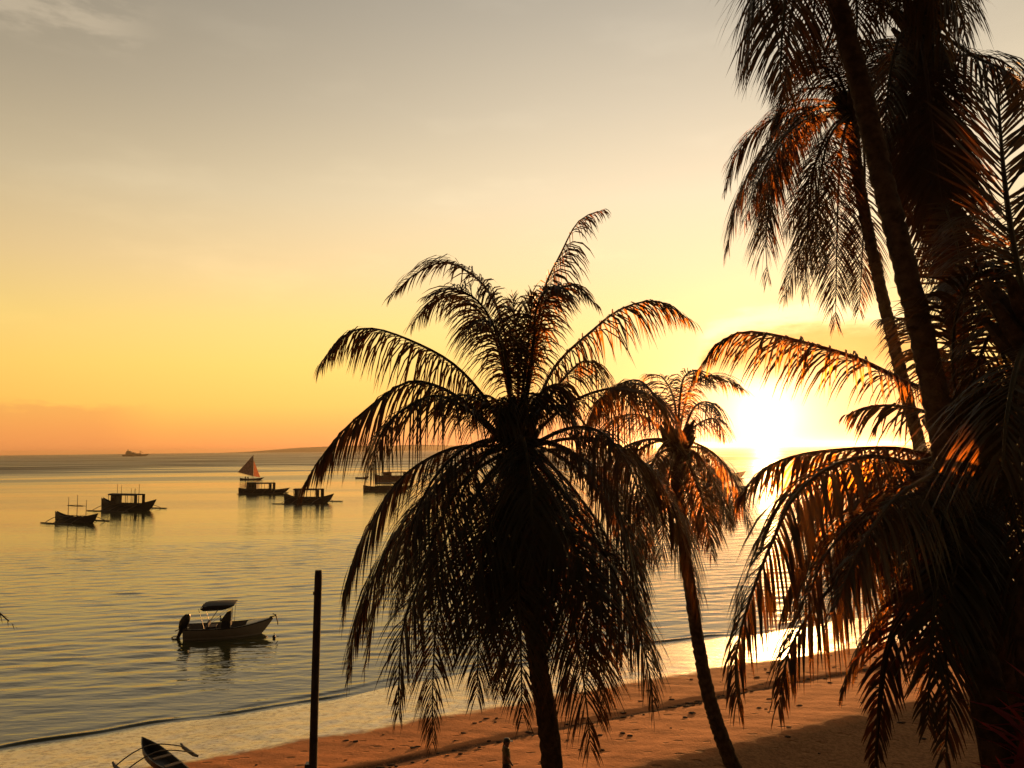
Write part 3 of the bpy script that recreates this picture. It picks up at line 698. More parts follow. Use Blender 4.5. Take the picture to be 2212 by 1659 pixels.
# ------------------------------------------------------------------ post
pt = at(688, 1232, 16.); pb = G(pt[0]-.06, 16.0)
o = empty('wooden_post', pb, 0, 'bare dark post standing alone between the motorboat and the bushy palm', 'post')
pts = [(pb[0]-.06, pb[1], pb[2]-.3), (pb[0]-.03, pb[1], 3.2), (pb[0]+.0, pb[1], 5.6), (pt[0], pt[1], pt[2]-.04), (pt[0], pt[1], pt[2])]
MB().tube(crom(pts, 40)[0], np.concatenate([np.linspace(.088, .075, 39), [.066]]), 14).build('shaft', MAT['pole'], o, pb)
for zz in (5.2, 8.1): MB().tube([(pb[0]+.045*(zz-5.6)/3, 16., zz-.03), (pb[0]+.045*(zz-5.6)/3, 16., zz+.03)], .084, 14).build('iron_band', MAT['black'], o, pb)
q = at(672, 1655, 16.); mb = MB()
mb.box((q[0]-.02, 16., q[2]-.05), (.18, .15, .22)); mb.tube([(q[0]-.02, 16, q[2]+.05), (q[0]+.02, 16, q[2]+.12), (q[0]+.10, 16, q[2]+.13)], .025, 8)
mb.build('bracket', MAT['black'], o, pb)

# ------------------------------------------------------------------ boats
def hull_mesh(L, B, dep, draft=.18, bow=.55, stern=.35, bow_rise=.5, stern_rise=.1, flare=.75, n=22, rake=.06, wall=.05):
    """open hull along +x (bow), waterline z=0"""
    rings = []
    for i in range(n):
        t = i/(n-1); x = (t-.5)*L
        wb = 1-max(0, (t-.5)/.5)**(1/bow*1.4) if t > .5 else 1-(1-stern)*((.5-t)/.5)**2
        hb = max(.012, B/2*wb)
        sh = dep+bow_rise*max(0, (t-.45)/.55)**2.2+stern_rise*max(0, (.4-t)/.4)**2
        kz = -draft+(sh+draft)*.75*max(0, (t-.82)/.18)**2
        xo = rake*L*max(0, (t-.6)/.4)**2
        r = []
        for sgn in (1, -1):
            side = [(x+xo, sgn*hb, sh), (x+xo*.8, sgn*hb*(flare*.5+.5), sh*.5+kz*.5+.02), (x+xo*.4, sgn*hb*flare*.7, kz*.85+sh*.1)]
            r += side if sgn == 1 else side[::-1]
            if sgn == 1: r.append((x+xo*.3, 0, kz))
        w2 = max(.004, hb-wall); fl = max(kz+.12, -draft+.14)
        r += [(x+xo, -w2, sh), (x+xo*.6, -w2*.85, min(sh-.02, fl)), (x+xo*.6, w2*.85, min(sh-.02, fl)), (x+xo, w2, sh)]
        rings.append(r)
    return MB().loft(rings, close=True)
def banca(loc, yaw, L, B, dep, label, roof=None, masts=(), arms=4, span=3., rise=(.9, .7), mat='hull_dark', roofmat='tarp', float_len=.8, cabin=None, arm_drop=.55, rigline=None, bow=.55):
    o = empty('outrigger_boat', loc, yaw, label, 'outrigger boat', 'outrigger boats moored off the beach')
    hull_mesh(L, B, dep, .25, bow=bow, stern=.25, bow_rise=rise[0], stern_rise=rise[1], flare=.8, n=26, rake=.05).build('hull', MAT[mat], o)
    for s in (1, -1):
        fl = L*float_len; n = 12
        pts = [((i/(n-1)-.5)*fl, s*span, .05+.35*max(0, abs(i/(n-1)-.5)*2-.75)**1.5*4*.25) for i in range(n)]
        MB().tube(pts, [.05]+[.11]*(n-2)+[.05], 8).build('outrigger_float', MAT['bamboo'], o)
    for i in range(arms):
        x = (i/(arms-1)-.5)*L*.62
        pts = [(x, y*span, dep+.05-(arm_drop+dep-.45)*abs(y)**2.2+.14*(1-abs(y))) for y in np.linspace(-1, 1, 13)]
        MB().tube(pts, .055, 6).build('outrigger_arm', MAT['bamboo'], o)
    if roof:
        x0, x1, z = roof; mb = MB(); rg = []
        for x in (x0, (x0+x1)/2, x1):
            rg.append([(x, y*B*.54, z+.10*(1-y*y)+dz) for dz, ys in ((0, (-1, -.5, 0, .5, 1)), (-.07, (1, .5, 0, -.5, -1))) for y in ys])
        mb.loft(rg, close=True).build('roof', MAT[roofmat], o)
        np_ = max(3, int((x1-x0)/1.3))
        for i in range(np_):
            for s in (1, -1):
                x = x0+.1+(x1-x0-.2)*i/(np_-1)
                MB().tube([(x, s*B*.45, dep-.15), (x, s*B*.47, z)], .05, 6).build('post', MAT['hull_dark'], o)
        mb = MB()                                       # rolled side cloths and low side boards
        for s in (1, -1):
            mb.box(((x0+x1)/2, s*B*.48, dep+.15), (x1-x0, .04, .34)); mb.box(((x0+x1)/2, s*B*.52, z-.15), (x1-x0-.1, .05, .2)); mb.box((x1-.4, s*B*.5, (dep+z)/2), (.8, .04, z-dep))
        mb.build('side_boards', MAT['hull_dark'], o)
    if cabin:
        x0, x1, z = cabin; mb = MB(); mb.box(((x0+x1)/2, 0, (dep+z)/2-.1), (x1-x0, B*.78, z-dep+.2), taper=.92); c = mb.build('cabin', MAT[mat], o, smooth=False)
        for s in (1, -1):
            MB().box(((x0+x1)/2, s*B*.385, (dep+z)/2+.12), ((x1-x0)*.5, .05, (z-dep)*.35)).build('window', MAT['glass'], c, smooth=False)
    for x, h, r in masts:
        MB().tube([(x, 0, dep-.2), (x+.05, 0, dep+h)], [r, r*.6], 6).build('mast', MAT['wood'], o)
    if rigline:
        x0, x1, z = rigline; mb = MB(); mb.tube([(x0, 0, z), ((x0+x1)/2, 0, z+.1), (x1, 0, z)], .045, 6)
        mb.tube([(x0+.2, -.12, z-.02), ((x0+x1)/2, -.15, z-.05), (x1-.5, -.12, z-.02)], .07, 6); mb.build('awning_pole', MAT['wood'], o)
    return o
w = lambda x, y: tuple(onz(x, y))
banca(w(163, 1128), math.radians(-28), 10.4, 1.3, .85, 'small outrigger boat with three bare poles, farthest to the left', masts=((-2.0, 3.1, .06), (.3, 3.5, .06), (2.6, 2.7, .06)), span=3.1, rise=(.75, .8), rigline=(-2.2, 2.5, 2.6), arms=4)
banca(w(275, 1101), math.radians(-24), 14.0, 1.8, .95, 'outrigger boat with flat roof and short poles beside the small bare one', roof=(-4.3, 3.6, 3.0), masts=((-2.9, 3.9, .06), (-1.8, 3.7, .06), (.9, 3.2, .05), (1.9, 3.1, .09), (3.0, 4.0, .06)), span=4.4, rise=(1.2, 1.3), cabin=(-3.9, -2.4, 2.75), arms=5)
banca(w(568, 1066), math.radians(-12), 13.8, 1.9, .9, 'outrigger boat with stern cabin and long thin awning below the red sail', roof=(-3.0, 3.0, 2.75), masts=((-3.5, 3.2, .06), (3.0, 2.6, .04)), cabin=(-4.4, -1.4, 2.9), span=3.2, rise=(.6, .6), arms=4, bow=.4)
banca(w(665, 1086), math.radians(-18), 11.4, 1.9, .9, 'outrigger boat with long boxy canopy nearest the drooping palm fronds', roof=(-3.0, 3.3, 2.9), masts=(), span=4.6, rise=(1.1, 1.1), cabin=(-2.9, -1.9, 2.7), arms=4, float_len=1.0)
banca(w(835, 1060), math.radians(-10), 13., 1.9, 1.0, 'dark low outrigger boat half hidden behind the bushy palm fronds', roof=(-3.0, 3.0, 2.1), span=3.4, rise=(.5, .5), arms=4)
banca(w(852, 1037), math.radians(14), 14., 2.3, 1.3, 'red painted outrigger boat far behind the bushy palm fronds', roof=(-4.6, 4.0, 2.9), masts=((-4.4, 4.2, .08),), cabin=(-4., -1., 2.7), span=3.8, rise=(1.1, 1.), mat='redroof', roofmat='redroof', arms=4)
banca(w(1562, 1033), math.radians(8), 15., 2.4, 1.3, 'red brown outrigger boat beside the slim palm, under the sun', roof=(-5., 1.5, 3.4), masts=((-2.5, 4.6, .10),), cabin=(-4.5, .5, 3.1), span=3.8, rise=(1., .9), mat='redroof', roofmat='redroof', arms=4)
banca(w(1580, 1057), math.radians(12), 10., 1.3, .55, 'low open outrigger boat in front of the red brown one near the sun', span=2.8, rise=(.5, .4), arms=3)

# far rowing boat
o = empty('rowing_boat', w(782, 1034), math.radians(-6), 'tiny open rowing boat alone on the water left of the bushy palm', 'rowing boat')
hull_mesh(5.2, 1.3, .5, .12, bow_rise=.45, stern_rise=.15, n=16).build('hull', MAT['hull_dark'], o)
MB().box((-.4, 0, .34), (.3, 1.1, .05)).build('seat', MAT['wood'], o, smooth=False)

# sailing outrigger
o = empty('sailing_outrigger', w(543, 1037), math.radians(6), 'sailing outrigger with a rust red triangular sail near the horizon', 'sailboat')
hull_mesh(8.5, .8, .55, .15, bow=.5, stern=.2, bow_rise=.45, stern_rise=.35, n=20).build('hull', MAT['hull_dark'], o)
for s in (1, -1):
    MB().tube([(-2.4, s*2.3, .08), (0, s*2.3, .05), (2.6, s*2.3, .12)], [.05, .1, .05], 8).build('outrigger_float', MAT['bamboo'], o)
for x in (-1.2, 1.):
    MB().tube([(x, y*2.3, .75-.6*abs(y)**2) for y in np.linspace(-1, 1, 9)], .05, 6).build('outrigger_arm', MAT['bamboo'], o)
MB().tube([(.6, 0, .3), (.62, 0, 9.6)], [.08, .05], 8).build('mast', MAT['wood'], o)
MB().tube([(.55, 0, 1.3), (-5.2, .1, 2.9)], [.05, .04], 6).build('boom', MAT['bamboo'], o)
def sailcloth(a, b, c, belly, n=9):
    a, b, c = (np.array(q, float) for q in (a, b, c)); V = []; Fc = []; idx = {}
    for lay in (0, 1):
        for i in range(n+1):
            for j in range(n+1-i):
                u, v = i/n, j/n; q = a+(b-a)*u+(c-a)*v; k = u*v*(1-u-v)*27+u*(1-u-v)*2
                idx[lay, i, j] = len(V); V.append(q+np.array((0, belly*k*.25+lay*.015, 0)))
    for lay in (0, 1):
        for i in range(n):
            for j in range(n-i):
                f = [(idx[lay, i, j], idx[lay, i+1, j], idx[lay, i, j+1])]
                if j < n-i-1: f.append((idx[lay, i+1, j], idx[lay, i+1, j+1], idx[lay, i, j+1]))
                Fc += [q if lay else q[::-1] for q in f]
    return MB().add(V, Fc)
sailcloth((.52, 0, 1.45), (.52, 0, 9.4), (-5.1, .1, 3.05), .7).build('mainsail', MAT['sail'], o)
sailcloth((.75, 0, 1.4), (.72, 0, 7.6), (3.3, 0, .95), .35).build('jib', MAT['jib'], o)
MB().ell((-2.2, 0, .85), (.28, .25, .42)).ell((-2.15, 0, 1.32), (.12, .12, .15)).ell((-1.3, .1, .85), (.28, .25, .4)).ell((-1.25, .1, 1.3), (.12, .12, .15)).build('crew', MAT['shorts'], o)

# ship on the horizon
d = ray(292, 984); D = 2100.; x = d[0]/d[1]*D
o = empty('ship', (x, D, 0), math.radians(3), 'hazy ship with stepped superstructure on the horizon line', 'ship')
L = 66.
hull_mesh(L, 11, 4.5, 1.5, bow=.5, stern=.75, bow_rise=2.5, stern_rise=.5, n=20, wall=1.).build('hull', MAT['ship'], o)
mb = MB(); mb.box((-12, 0, 7.5), (24, 9, 7)); mb.box((-16, 0, 12.8), (12, 8, 3.6)); mb.box((9, 0, 6.2), (16, 8, 4)); mb.build('superstructure', MAT['ship'], o, smooth=False)
MB().tube([(-19, 0, 13), (-19.5, 0, 19)], [1.5, 1.2], 10).build('funnel', MAT['ship'], o)
mb = MB(); mb.tube([(13, 0, 7), (13, 0, 15.5)], [.9, .6], 8); mb.tube([(13, 0, 14), (22, 0, 9)], .4, 6); mb.build('crane', MAT['ship'], o)

# motorboat with bimini
ml = onz(490, 1372); yaw = math.radians(12)
o = empty('motorboat', tuple(ml), yaw, 'open motorboat with dark canopy and tilted black outboard near the post', 'motorboat')
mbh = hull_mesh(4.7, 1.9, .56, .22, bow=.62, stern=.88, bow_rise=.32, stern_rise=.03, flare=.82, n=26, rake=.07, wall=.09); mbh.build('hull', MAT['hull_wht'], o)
mb = MB()
for s in (1, -1): mb.tube([((t-.5)*4.7+.07*4.7*max(0, (t-.6)/.4)**2, s*max(.02, .95*(1-max(0, (t-.5)/.5)**2.26 if t > .5 else 1-.12*((.5-t)/.5)**2)), .575+.32*max(0, (t-.45)/.55)**2.2+.03*max(0, (.4-t)/.4)**2) for t in np.linspace(.0, .985, 24)], .035, 6)
mb.build('rub_rail', MAT['black'], o)
mb = MB(); rg = []
for x, hw, z in ((1.15, .62, .70), (1.6, .52, .78), (2.1, .33, .86), (2.5, .08, .90)): rg.append([(x, -hw, z-.03), (x, 0, z+.02), (x, hw, z-.03), (x, hw, z-.09), (x, 0, z-.06), (x, -hw, z-.09)])
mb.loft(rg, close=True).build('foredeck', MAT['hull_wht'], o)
m_ = empty('outboard_motor', (-2.5, 0, 0)); m_.parent = o
rg = []
for z, a, b_, xo in ((.42, .16, .14, -.02), (.60, .26, .20, .02), (.95, .30, .22, .10), (1.22, .24, .20, .20), (1.36, .13, .12, .26)):
    rg.append([(xo+a*math.cos(t), b_*math.sin(t), z) for t in np.linspace(0, 2*PI, 12, endpoint=False)])
MB().loft(rg, close=True).build('cowling', MAT['black'], m_)
mb = MB(); mb.tube([(.02, 0, .6), (-.16, 0, .25), (-.34, 0, -.2)], [.15, .11, .08], 8); mb.box((-.36, 0, .10), (.34, .26, .03)); mb.box((.2, 0, .42), (.3, .3, .3)); mb.tube([(-.56, 0, -.05), (-.2, 0, -.08)], [.03, .07], 8)
for k_ in range(3): mb.tube([(-.55, 0, -.05), (-.56, .15*math.cos(k_*2.1), -.05+.15*math.sin(k_*2.1))], [.03, .045], 6)
mb.tube([(-.15, .1, .5), (-.45, .1, .38)], .03, 6)
mb.build('motor_leg', MAT['black'], m_)
mb = MB(); mb.box((-.02, 0, .55), (.55, .8, .8), taper=.88); mb.build('console', MAT['tarp'], o)
mb = MB()
mb.add([(.26, -.40, .9), (.26, .40, .9), (.27, .36, 1.52), (.27, -.36, 1.52), (-.36, -.42, .9), (-.36, .42, .9), (.04, .38, 1.44), (.04, -.38, 1.44)], [(0, 1, 2, 3), (4, 7, 6, 5), (0, 3, 7, 4), (1, 5, 6, 2), (3, 2, 6, 7), (0, 4, 5, 1)])
mb.build('windscreen', MAT['glass'], o, smooth=False)
mb = MB(); mb.box((-.85, 0, .42), (.5, .9, .4)); mb.box((-1.05, 0, .72), (.10, .9, .30)); mb.build('seat', MAT['tarp'], o)
mb = MB(); mb.tube([(-.26, 0, .92), (-.36, 0, 1.0)], .02, 6)
mb.tube([(-.38, .16*math.cos(t), 1.02+.16*math.sin(t)) for t in np.linspace(0, 2*PI, 14)], .018, 6, caps=False); mb.build('steering_wheel', MAT['black'], o)
rg = []
for x, z in ((-1.28, 1.78), (-1.2, 1.98), (-1.0, 2.10), (-.5, 2.17), (0, 2.18), (.5, 2.14), (.78, 2.08)):
    rg.append([(x, y*.82, z-.16*abs(y)**2.5+dz) for dz, ys in ((0, (-1, -.6, 0, .6, 1)), (-.05, (1, .6, 0, -.6, -1))) for y in ys])
rg = [[(x*.92-.22, y, 1.93+(z-2.02)*.42-.02*(x+.3)) for x, y, z in q] for q in rg]
c = MB().loft(rg, close=True).build('canopy', MAT['tarp'], o)
for s in (1, -1):
    mb = MB(); mb.loft([[(x*.92-.22, s*.82, 1.93+(z-2.02)*.42), (x*.92-.22, s*.84, 1.93+(z-2.02)*.42), (x*.92-.22, s*.84, 1.92+(z-2.02)*.42-.15*k), (x*.92-.22, s*.82, 1.92+(z-2.02)*.42-.15*k)] for x, z, k in ((-1.27, 1.64, .2), (-1.1, 1.88, 1.5), (-.5, 2.01, 1.9), (.1, 2.01, 1.8), (.45, 1.98, 1.2), (.76, 1.93, .1))], close=True)
    mb.build('valance', MAT['tarp'], c)
mb = MB()
for s in (1, -1):
    mb.tube([(-1.15, s*.88, .6), (-1.3, s*.86, 1.2), (-1.5, s*.82, 1.78)], .014, 6); mb.tube([(-1.15, s*.88, .6), (-.55, s*.84, 1.5), (-.25, s*.82, 1.88)], .014, 6)
    mb.tube([(.3, s*.86, .62), (.34, s*.84, 1.3), (.4, s*.82, 1.84)], .014, 6); mb.tube([(-1.15, s*.88, .62), (.42, s*.82, 1.84)], .011, 6)
mb.build('canopy_frame', MAT['metal'], o)
mb = MB(); mb.tube([(2.45, 0, .93), (2.86, 0, 1.0)], .035, 8); mb.tube([(2.8, 0, 1.08), (2.92, 0, .62), (2.94, 0, .46)], [.035, .03, .045], 8); mb.tube([(2.78, 0, 1.05), (2.62, 0, 1.12)], .03, 6); mb.build('anchor', MAT['black'], o)

bl = onz(768, 1350+16) ; bl = onz(769, 1368)
o = empty('mooring_buoy', (float(bl[0]), float(bl[1]), 0), 0, 'small dark buoy floating off the bow of the motorboat', 'buoy')
bl2 = onz(592, 1378); o.location = (float(bl2[0]), float(bl2[1]), 0)
mb = MB(); mb.ell((0, 0, .05), (.10, .10, .12)); mb.build('float', MAT['black'], o); mb = MB(); mb.tube([(0, 0, .15), (.01, 0, .30)], .02, 6); mb.build('ring', MAT['metal'], o)

# beached canoe
cb = onz(352, 1672, .42); gx, gy = float(cb[0]), float(cb[1]); gz = float(ground_z(gx, gy))
yaw = math.atan2(-EN[1], -EN[0])+.32
o = empty('beached_canoe', (gx, gy, gz+.10), yaw, 'small dark outrigger canoe pulled up on the wet sand', 'canoe')
hull_mesh(3.9, .80, .34, .12, bow=.42, stern=.5, bow_rise=.26, stern_rise=.15, flare=.8, n=22, rake=.09, wall=.04).build('hull', MAT['hull_dark'], o)
for x, wd_ in ((.1, .68), (-.95, .6)): MB().box((x, 0, .38), (.22, wd_, .035)).build('seat', MAT['wood'], o, smooth=False)
for s in (1, -1): MB().tube([(-.05, s*1.3, .06), (.3, s*1.3, .02), (1.35, s*1.3, .03), (1.6, s*1.3, .12)], [.05, .075, .07, .04], 8).build('outrigger_float', MAT['hull_dark'], o)
for x in (1.25, .35): MB().tube([(x, y*1.3, .54-.46*abs(y)**1.7+.03*math.sin(y*3)) for y in np.linspace(-1, 1, 13)], .026, 6).build('outrigger_arm', MAT['bamboo'], o)

o.scale = (.86, .86, .80)

# ------------------------------------------------------------------ person walking on the sand
def skin_body(name, joints, bones, mat, parent, sub=2):
    """one continuous skinned surface grown round a posed skeleton"""
    me = bpy.data.meshes.new(name); names = list(joints)
    me.from_pydata([joints[n][0] for n in names], [(names.index(a), names.index(b)) for a, b in bones], []); me.materials.append(mat)
    o = bpy.data.objects.new(name, me); COL.objects.link(o); o.parent = parent
    mod = o.modifiers.new('skin', 'SKIN'); mod.use_smooth_shade = True
    for i, n in enumerate(names):
        r = joints[n][1]; r = r if isinstance(r, tuple) else (r, r)
        me.skin_vertices[0].data[i].radius = r; me.skin_vertices[0].data[i].use_root = (n == 'pelvis')
    s = o.modifiers.new('sub', 'SUBSURF'); s.levels = sub; s.render_levels = sub
    return o
hd = ray(1093, 1596); t = (2.74-CAM_H)/hd[2]; fx, fy = hd[0]*t, hd[1]*t
fz = float(ground_z(fx, fy)); hgt = 2.74-fz
o = empty('person', (fx, fy, fz), math.radians(8), 'person in a dark cap and olive shirt walking on the sand', 'person')
f_ = hgt/1.72
J = {k_: (tuple(c*f_ for c in v), r) for k_, (v, r) in {
 'pelvis': ((0, 0, .95), (.12, .15)), 'belly': ((.01, 0, 1.10), (.105, .14)), 'chest': ((.01, 0, 1.30), (.11, .16)), 'neck': ((.02, 0, 1.46), .055),
 'jaw': ((.045, 0, 1.545), (.07, .062)), 'head': ((.035, 0, 1.625), (.10, .085)), 'crown': ((.03, 0, 1.69), (.075, .065)), 'nose': ((.135, 0, 1.59), .016),
 'sl': ((.0, .17, 1.41), .06), 'el': ((-.07, .22, 1.13), .042), 'wl': ((.02, .23, .89), .03), 'hl': ((.05, .225, .80), .034),
 'sr': ((.0, -.17, 1.41), .06), 'er': ((.03, -.22, 1.13), .042), 'wr': ((.16, -.22, .93), .03), 'hr': ((.21, -.215, .85), .034),
 'hpl': ((0, .09, .88), .09), 'kl': ((.14, .09, .50), .058), 'al': ((.18, .09, .09), .038), 'tl': ((.32, .09, .03), .034),
 'hpr': ((0, -.09, .88), .09), 'kr': ((-.06, -.09, .49), .058), 'ar': ((-.26, -.09, .11), .038), 'tr': ((-.16, -.09, .03), .034)}.items()}
skin_body('body', J, [('pelvis', 'belly'), ('belly', 'chest'), ('chest', 'neck'), ('neck', 'jaw'), ('jaw', 'head'), ('head', 'crown'), ('jaw', 'nose'),
 ('chest', 'sl'), ('sl', 'el'), ('el', 'wl'), ('wl', 'hl'), ('chest', 'sr'), ('sr', 'er'), ('er', 'wr'), ('wr', 'hr'),
 ('pelvis', 'hpl'), ('hpl', 'kl'), ('kl', 'al'), ('al', 'tl'), ('pelvis', 'hpr'), ('hpr', 'kr'), ('kr', 'ar'), ('ar', 'tr')], MAT['skin'], o)
def rings(spec, n=14):
    return [[(xc+a*math.cos(q), b*math.sin(q), z) for q in np.linspace(0, 2*PI, n, endpoint=False)] for z, xc, a, b in spec]
sc_ = lambda L: [tuple(q*f_ for q in r) for r in L]
mb = MB().loft(rings(sc_([(.90, .0, .145, .185), (1.0, .0, .14, .18), (1.15, .01, .135, .175), (1.30, .01, .135, .19), (1.41, .0, .115, .19), (1.46, .01, .07, .10)])), close=True, caps=False)
for s, e in ((1, (-.045, .225, 1.20)), (-1, (.02, -.225, 1.20))): mb.tube([np.array((0, s*.15, 1.41))*f_, np.array((0, s*.19, 1.37))*f_, np.array(e)*f_], [.085, .08, .07], 10)
mb.build('shirt', MAT['shirt'], o)
mb = MB().loft(rings(sc_([(.86, 0, .14, .18), (.98, 0, .135, .172)])), close=True, caps=True)
for s, k_ in ((1, (.10, .09, .56)), (-1, (-.05, -.09, .56))): mb.tube([np.array((0, s*.085, .90))*f_, np.array(((k_[0])*.5, s*.09, .73))*f_, np.array(k_)*f_], [.115, .105, .095], 12)
mb.build('shorts', MAT['shorts'], o)
mb = MB().loft(rings(sc_([(1.625, .03, .122, .106), (1.69, .03, .122, .104), (1.74, .028, .092, .080), (1.76, .025, .03, .026)])), close=True)
mb.loft([[(x*f_, y*f_, z*f_) for x, y, z in r] for r in ([(.10, -.085, 1.64), (.10, .085, 1.64), (.10, .085, 1.655), (.10, -.085, 1.655)], [(.25, -.06, 1.618), (.25, .06, 1.618), (.25, .06, 1.632), (.25, -.06, 1.632)])], close=True)
mb.build('cap', MAT['black'], o)
mb = MB().ell((-.015*f_, 0, 1.60*f_), (.09*f_, .083*f_, .10*f_)); mb.build('hair', MAT['hair'], o)

# ------------------------------------------------------------------ air
def haze(density):
    m = bpy.data.materials.new('sea_haze'); m.use_nodes = True; t = NT(m.node_tree)
    t.n.remove(t.n['Principled BSDF'])
    v = t.node('ShaderNodeVolumePrincipled')
    v.inputs['Color'].default_value = (.95, .80, .66, 1); v.inputs['Density'].default_value = density; v.inputs['Anisotropy'].default_value = HAZE_G
    t.l.new(v.outputs[0], t.n['Material Output'].inputs['Volume'])
    b = MB().box((0, 3300, 9), (16000, 7500, 36)).build('haze', m, smooth=False)
    tag(b, 'warm evening haze over the sea', kind='stuff')
HAZE_G = .93
haze(.00013)

# ------------------------------------------------------------------ sky, sun, camera
wd = bpy.data.worlds.new('World'); sc.world = wd; wd.use_nodes = True
t = NT(wd.node_tree); bg = t.n['Background']
dv = t.v('NORMALIZE', t.node('ShaderNodeTexCoord').outputs['Generated'])
sx = t.node('ShaderNodeSeparateXYZ'); t.put(sx.inputs[0], dv)
deg = 180/PI
el = t.m('MULTIPLY', t.m('ARCSINE', sx.outputs['Z']), deg)
az = t.m('MULTIPLY', t.m('ARCTAN2', sx.outputs['X'], sx.outputs['Y']), deg)
ang = t.m('MULTIPLY', t.m('ARCCOSINE', t.m('MINIMUM', t.v('DOT_PRODUCT', dv, tuple(SUN)), .9999999)), deg)
def E(d): return (d+5)/95
base = t.ramp(t.m('DIVIDE', t.m('ADD', el, 5.), 95.), [
 (0, (.60, .20, .06)), (E(0), (.94, .31, .075)), (E(1.5), (.98, .41, .085)), (E(3.2), (1., .55, .105)), (E(6), (1., .64, .14)), (E(9), (.98, .68, .20)),
 (E(13), (.93, .67, .31)), (E(18), (.84, .67, .40)), (E(24), (.68, .565, .38)), (E(30), (.54, .465, .34)), (E(36), (.42, .375, .295)), (E(55), (.20, .17, .115)), (1, (.11, .095, .07))])
# the sky dims away from the sun
back = t.ss(ang, 25., 130., 1., .10)
side = t.ss(ang, 8., 56., 1.08, .68)
side = t.m('SUBTRACT', 1.04, t.m('MULTIPLY', t.m('SUBTRACT', 1.08, side), t.ss(el, 3., 27.)))
colr = t.v('SCALE', base, t.m('MULTIPLY', back, side))
def glow(width, amp, col):
    return t.v('SCALE', col, t.m('MULTIPLY', t.m('EXPONENT', t.m('DIVIDE', ang, -width)), amp))
for wdt, amp, c_ in ((15., .22, (.45, .70, 1.0)), (5., .36, (1., .76, .42)), (1.75, 3.0, (1., .85, .46))):
    colr = t.v('ADD', colr, glow(wdt, amp, c_))
# thin cloud: streaks, a bank low over the horizon, a flat cloud above the sun
cv = t.node('ShaderNodeCombineXYZ'); t.put(cv.inputs[0], t.m('MULTIPLY', az, .06)); t.put(cv.inputs[1], t.m('MULTIPLY', el, .20))
n1 = t.noise(cv.outputs[0], 1.0, 5, .55); n2 = t.noise(cv.outputs[0], 3.2, 5, .6); n3_ = t.noise(cv.outputs[0], 5., 6, .6)
streak = t.m('MULTIPLY', t.ss(n1, .5, .72), t.ss(el, 2., 12.))
colr = t.mix(t.m('MULTIPLY', streak, .26), colr, t.v('SCALE', colr, 1.28))
# puff at the top left
pu = t.m('MULTIPLY', t.m('MULTIPLY', t.ss(az, -24., -30., 0., 1.), t.m('MULTIPLY', t.ss(el, 24.5, 26.5), t.ss(el, 28.2, 30.5, 1., 0.))), t.ss(n2, .38, .60))
colr = t.mix(t.m('MULTIPLY', pu, .55), colr, (.56, .46, .32))
# bank on the left horizon
edge = t.m('ADD', 3.1, t.m('MULTIPLY', t.m('SUBTRACT', n3_, .5), 2.6))
bank = t.m('MULTIPLY', t.ss(t.m('SUBTRACT', el, edge), -.35, .25, 1., 0.), t.ss(az, -24., -29., 0., 1.))
colr = t.mix(t.m('MULTIPLY', bank, .42), colr, (.70, .26, .085))
# flat cloud above the sun
ca = t.m('DIVIDE', t.m('SUBTRACT', az, 21.), 7.6); up = t.m('MAXIMUM', t.m('SUBTRACT', 1., t.m('MULTIPLY', ca, ca)), 0.)
topc = t.m('ADD', 6.2, t.m('ADD', t.m('MULTIPLY', t.m('SQRT', up), 2.3), t.m('MULTIPLY', t.m('SUBTRACT', n3_, .5), 2.2)))
cl1 = t.m('MULTIPLY', t.m('MULTIPLY', t.ss(t.m('SUBTRACT', el, topc), -1.1, .45, 1., 0.), t.ss(t.m('ADD', el, t.m('MULTIPLY', n2, 2.)), 5.0, 7.4)), t.ss(up, .02, .2))
rim = t.m('MULTIPLY', t.m('MULTIPLY', t.ss(t.m('ABSOLUTE', t.m('SUBTRACT', t.m('SUBTRACT', el, topc), .7)), 0., 1.1, 1., 0.), t.ss(up, .0, .3)), .25)
colr = t.v('ADD', colr, t.v('SCALE', (1., .9, .65), rim))
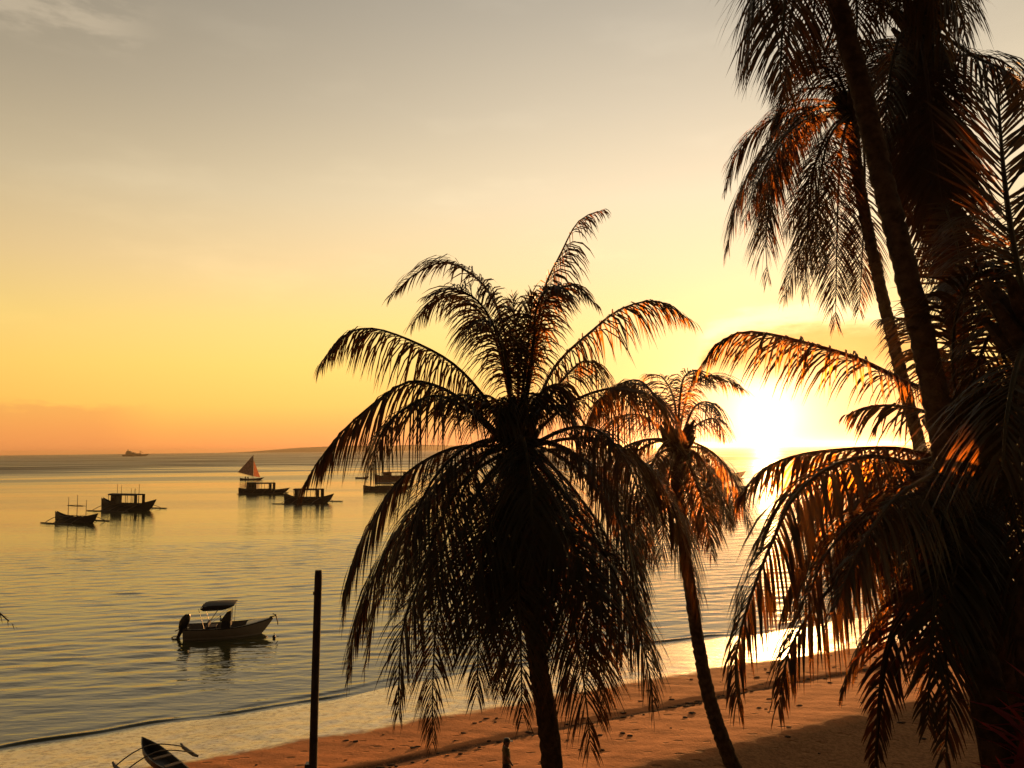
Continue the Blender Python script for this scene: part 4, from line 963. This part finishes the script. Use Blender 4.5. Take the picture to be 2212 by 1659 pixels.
colr = t.mix(t.m('MULTIPLY', cl1, .88), colr, (.90, .44, .11))
sky = t.node('ShaderNodeTexSky', sky_type='NISHITA'); sky.sun_disc = False; sky.sun_elevation = SUN_EL; sky.sun_rotation = SUN_AZ
sky.air_density = 1.4; sky.dust_density = .8; sky.ozone_density = 1.
b1 = bg; t.put(b1.inputs['Color'], t.mix(1., sky.outputs[0], (.55, .32, .30), 'MULTIPLY')); b1.inputs['Strength'].default_value = .05
b2 = t.node('ShaderNodeBackground'); t.put(b2.inputs['Color'], colr); b2.inputs['Strength'].default_value = 1.
ad = t.node('ShaderNodeAddShader'); t.l.new(b1.outputs[0], ad.inputs[0]); t.l.new(b2.outputs[0], ad.inputs[1])
t.l.new(ad.outputs[0], t.n['World Output'].inputs['Surface'])

sl = bpy.data.lights.new('sun', 'SUN'); sl.energy = 5.; sl.angle = math.radians(.6); sl.color = (1., .46, .14)
so = bpy.data.objects.new('sun', sl); COL.objects.link(so); so.rotation_euler = (-SUN).to_track_quat('-Z', 'Y').to_euler()

cam = bpy.data.cameras.new('camera'); cam.sensor_width = 36; cam.lens = 36*FPX/1024; cam.clip_end = 40000; cam.clip_start = .1
co = bpy.data.objects.new('camera', cam); COL.objects.link(co)
fw = Vector((0, math.cos(PITCH), math.sin(PITCH))); up_ = Vector((0, -math.sin(PITCH), math.cos(PITCH))); rt = Vector((1, 0, 0))
r2 = rt*math.cos(ROLL)-up_*math.sin(ROLL); u2 = up_*math.cos(ROLL)+rt*math.sin(ROLL)
co.matrix_world = Matrix(((r2.x, u2.x, -fw.x, 0), (r2.y, u2.y, -fw.y, 0), (r2.z, u2.z, -fw.z, CAM_H), (0, 0, 0, 1)))
sc.camera = co
vs = sc.view_settings; vs.view_transform = 'Standard'; vs.look = 'None'; vs.exposure = .12; vs.gamma = 1.
cy = sc.cycles; cy.max_bounces = 6; cy.volume_bounces = 0; cy.transparent_max_bounces = 8; cy.use_denoising = True; cy.sample_clamp_indirect = 6.; cy.sample_clamp_direct = 12.
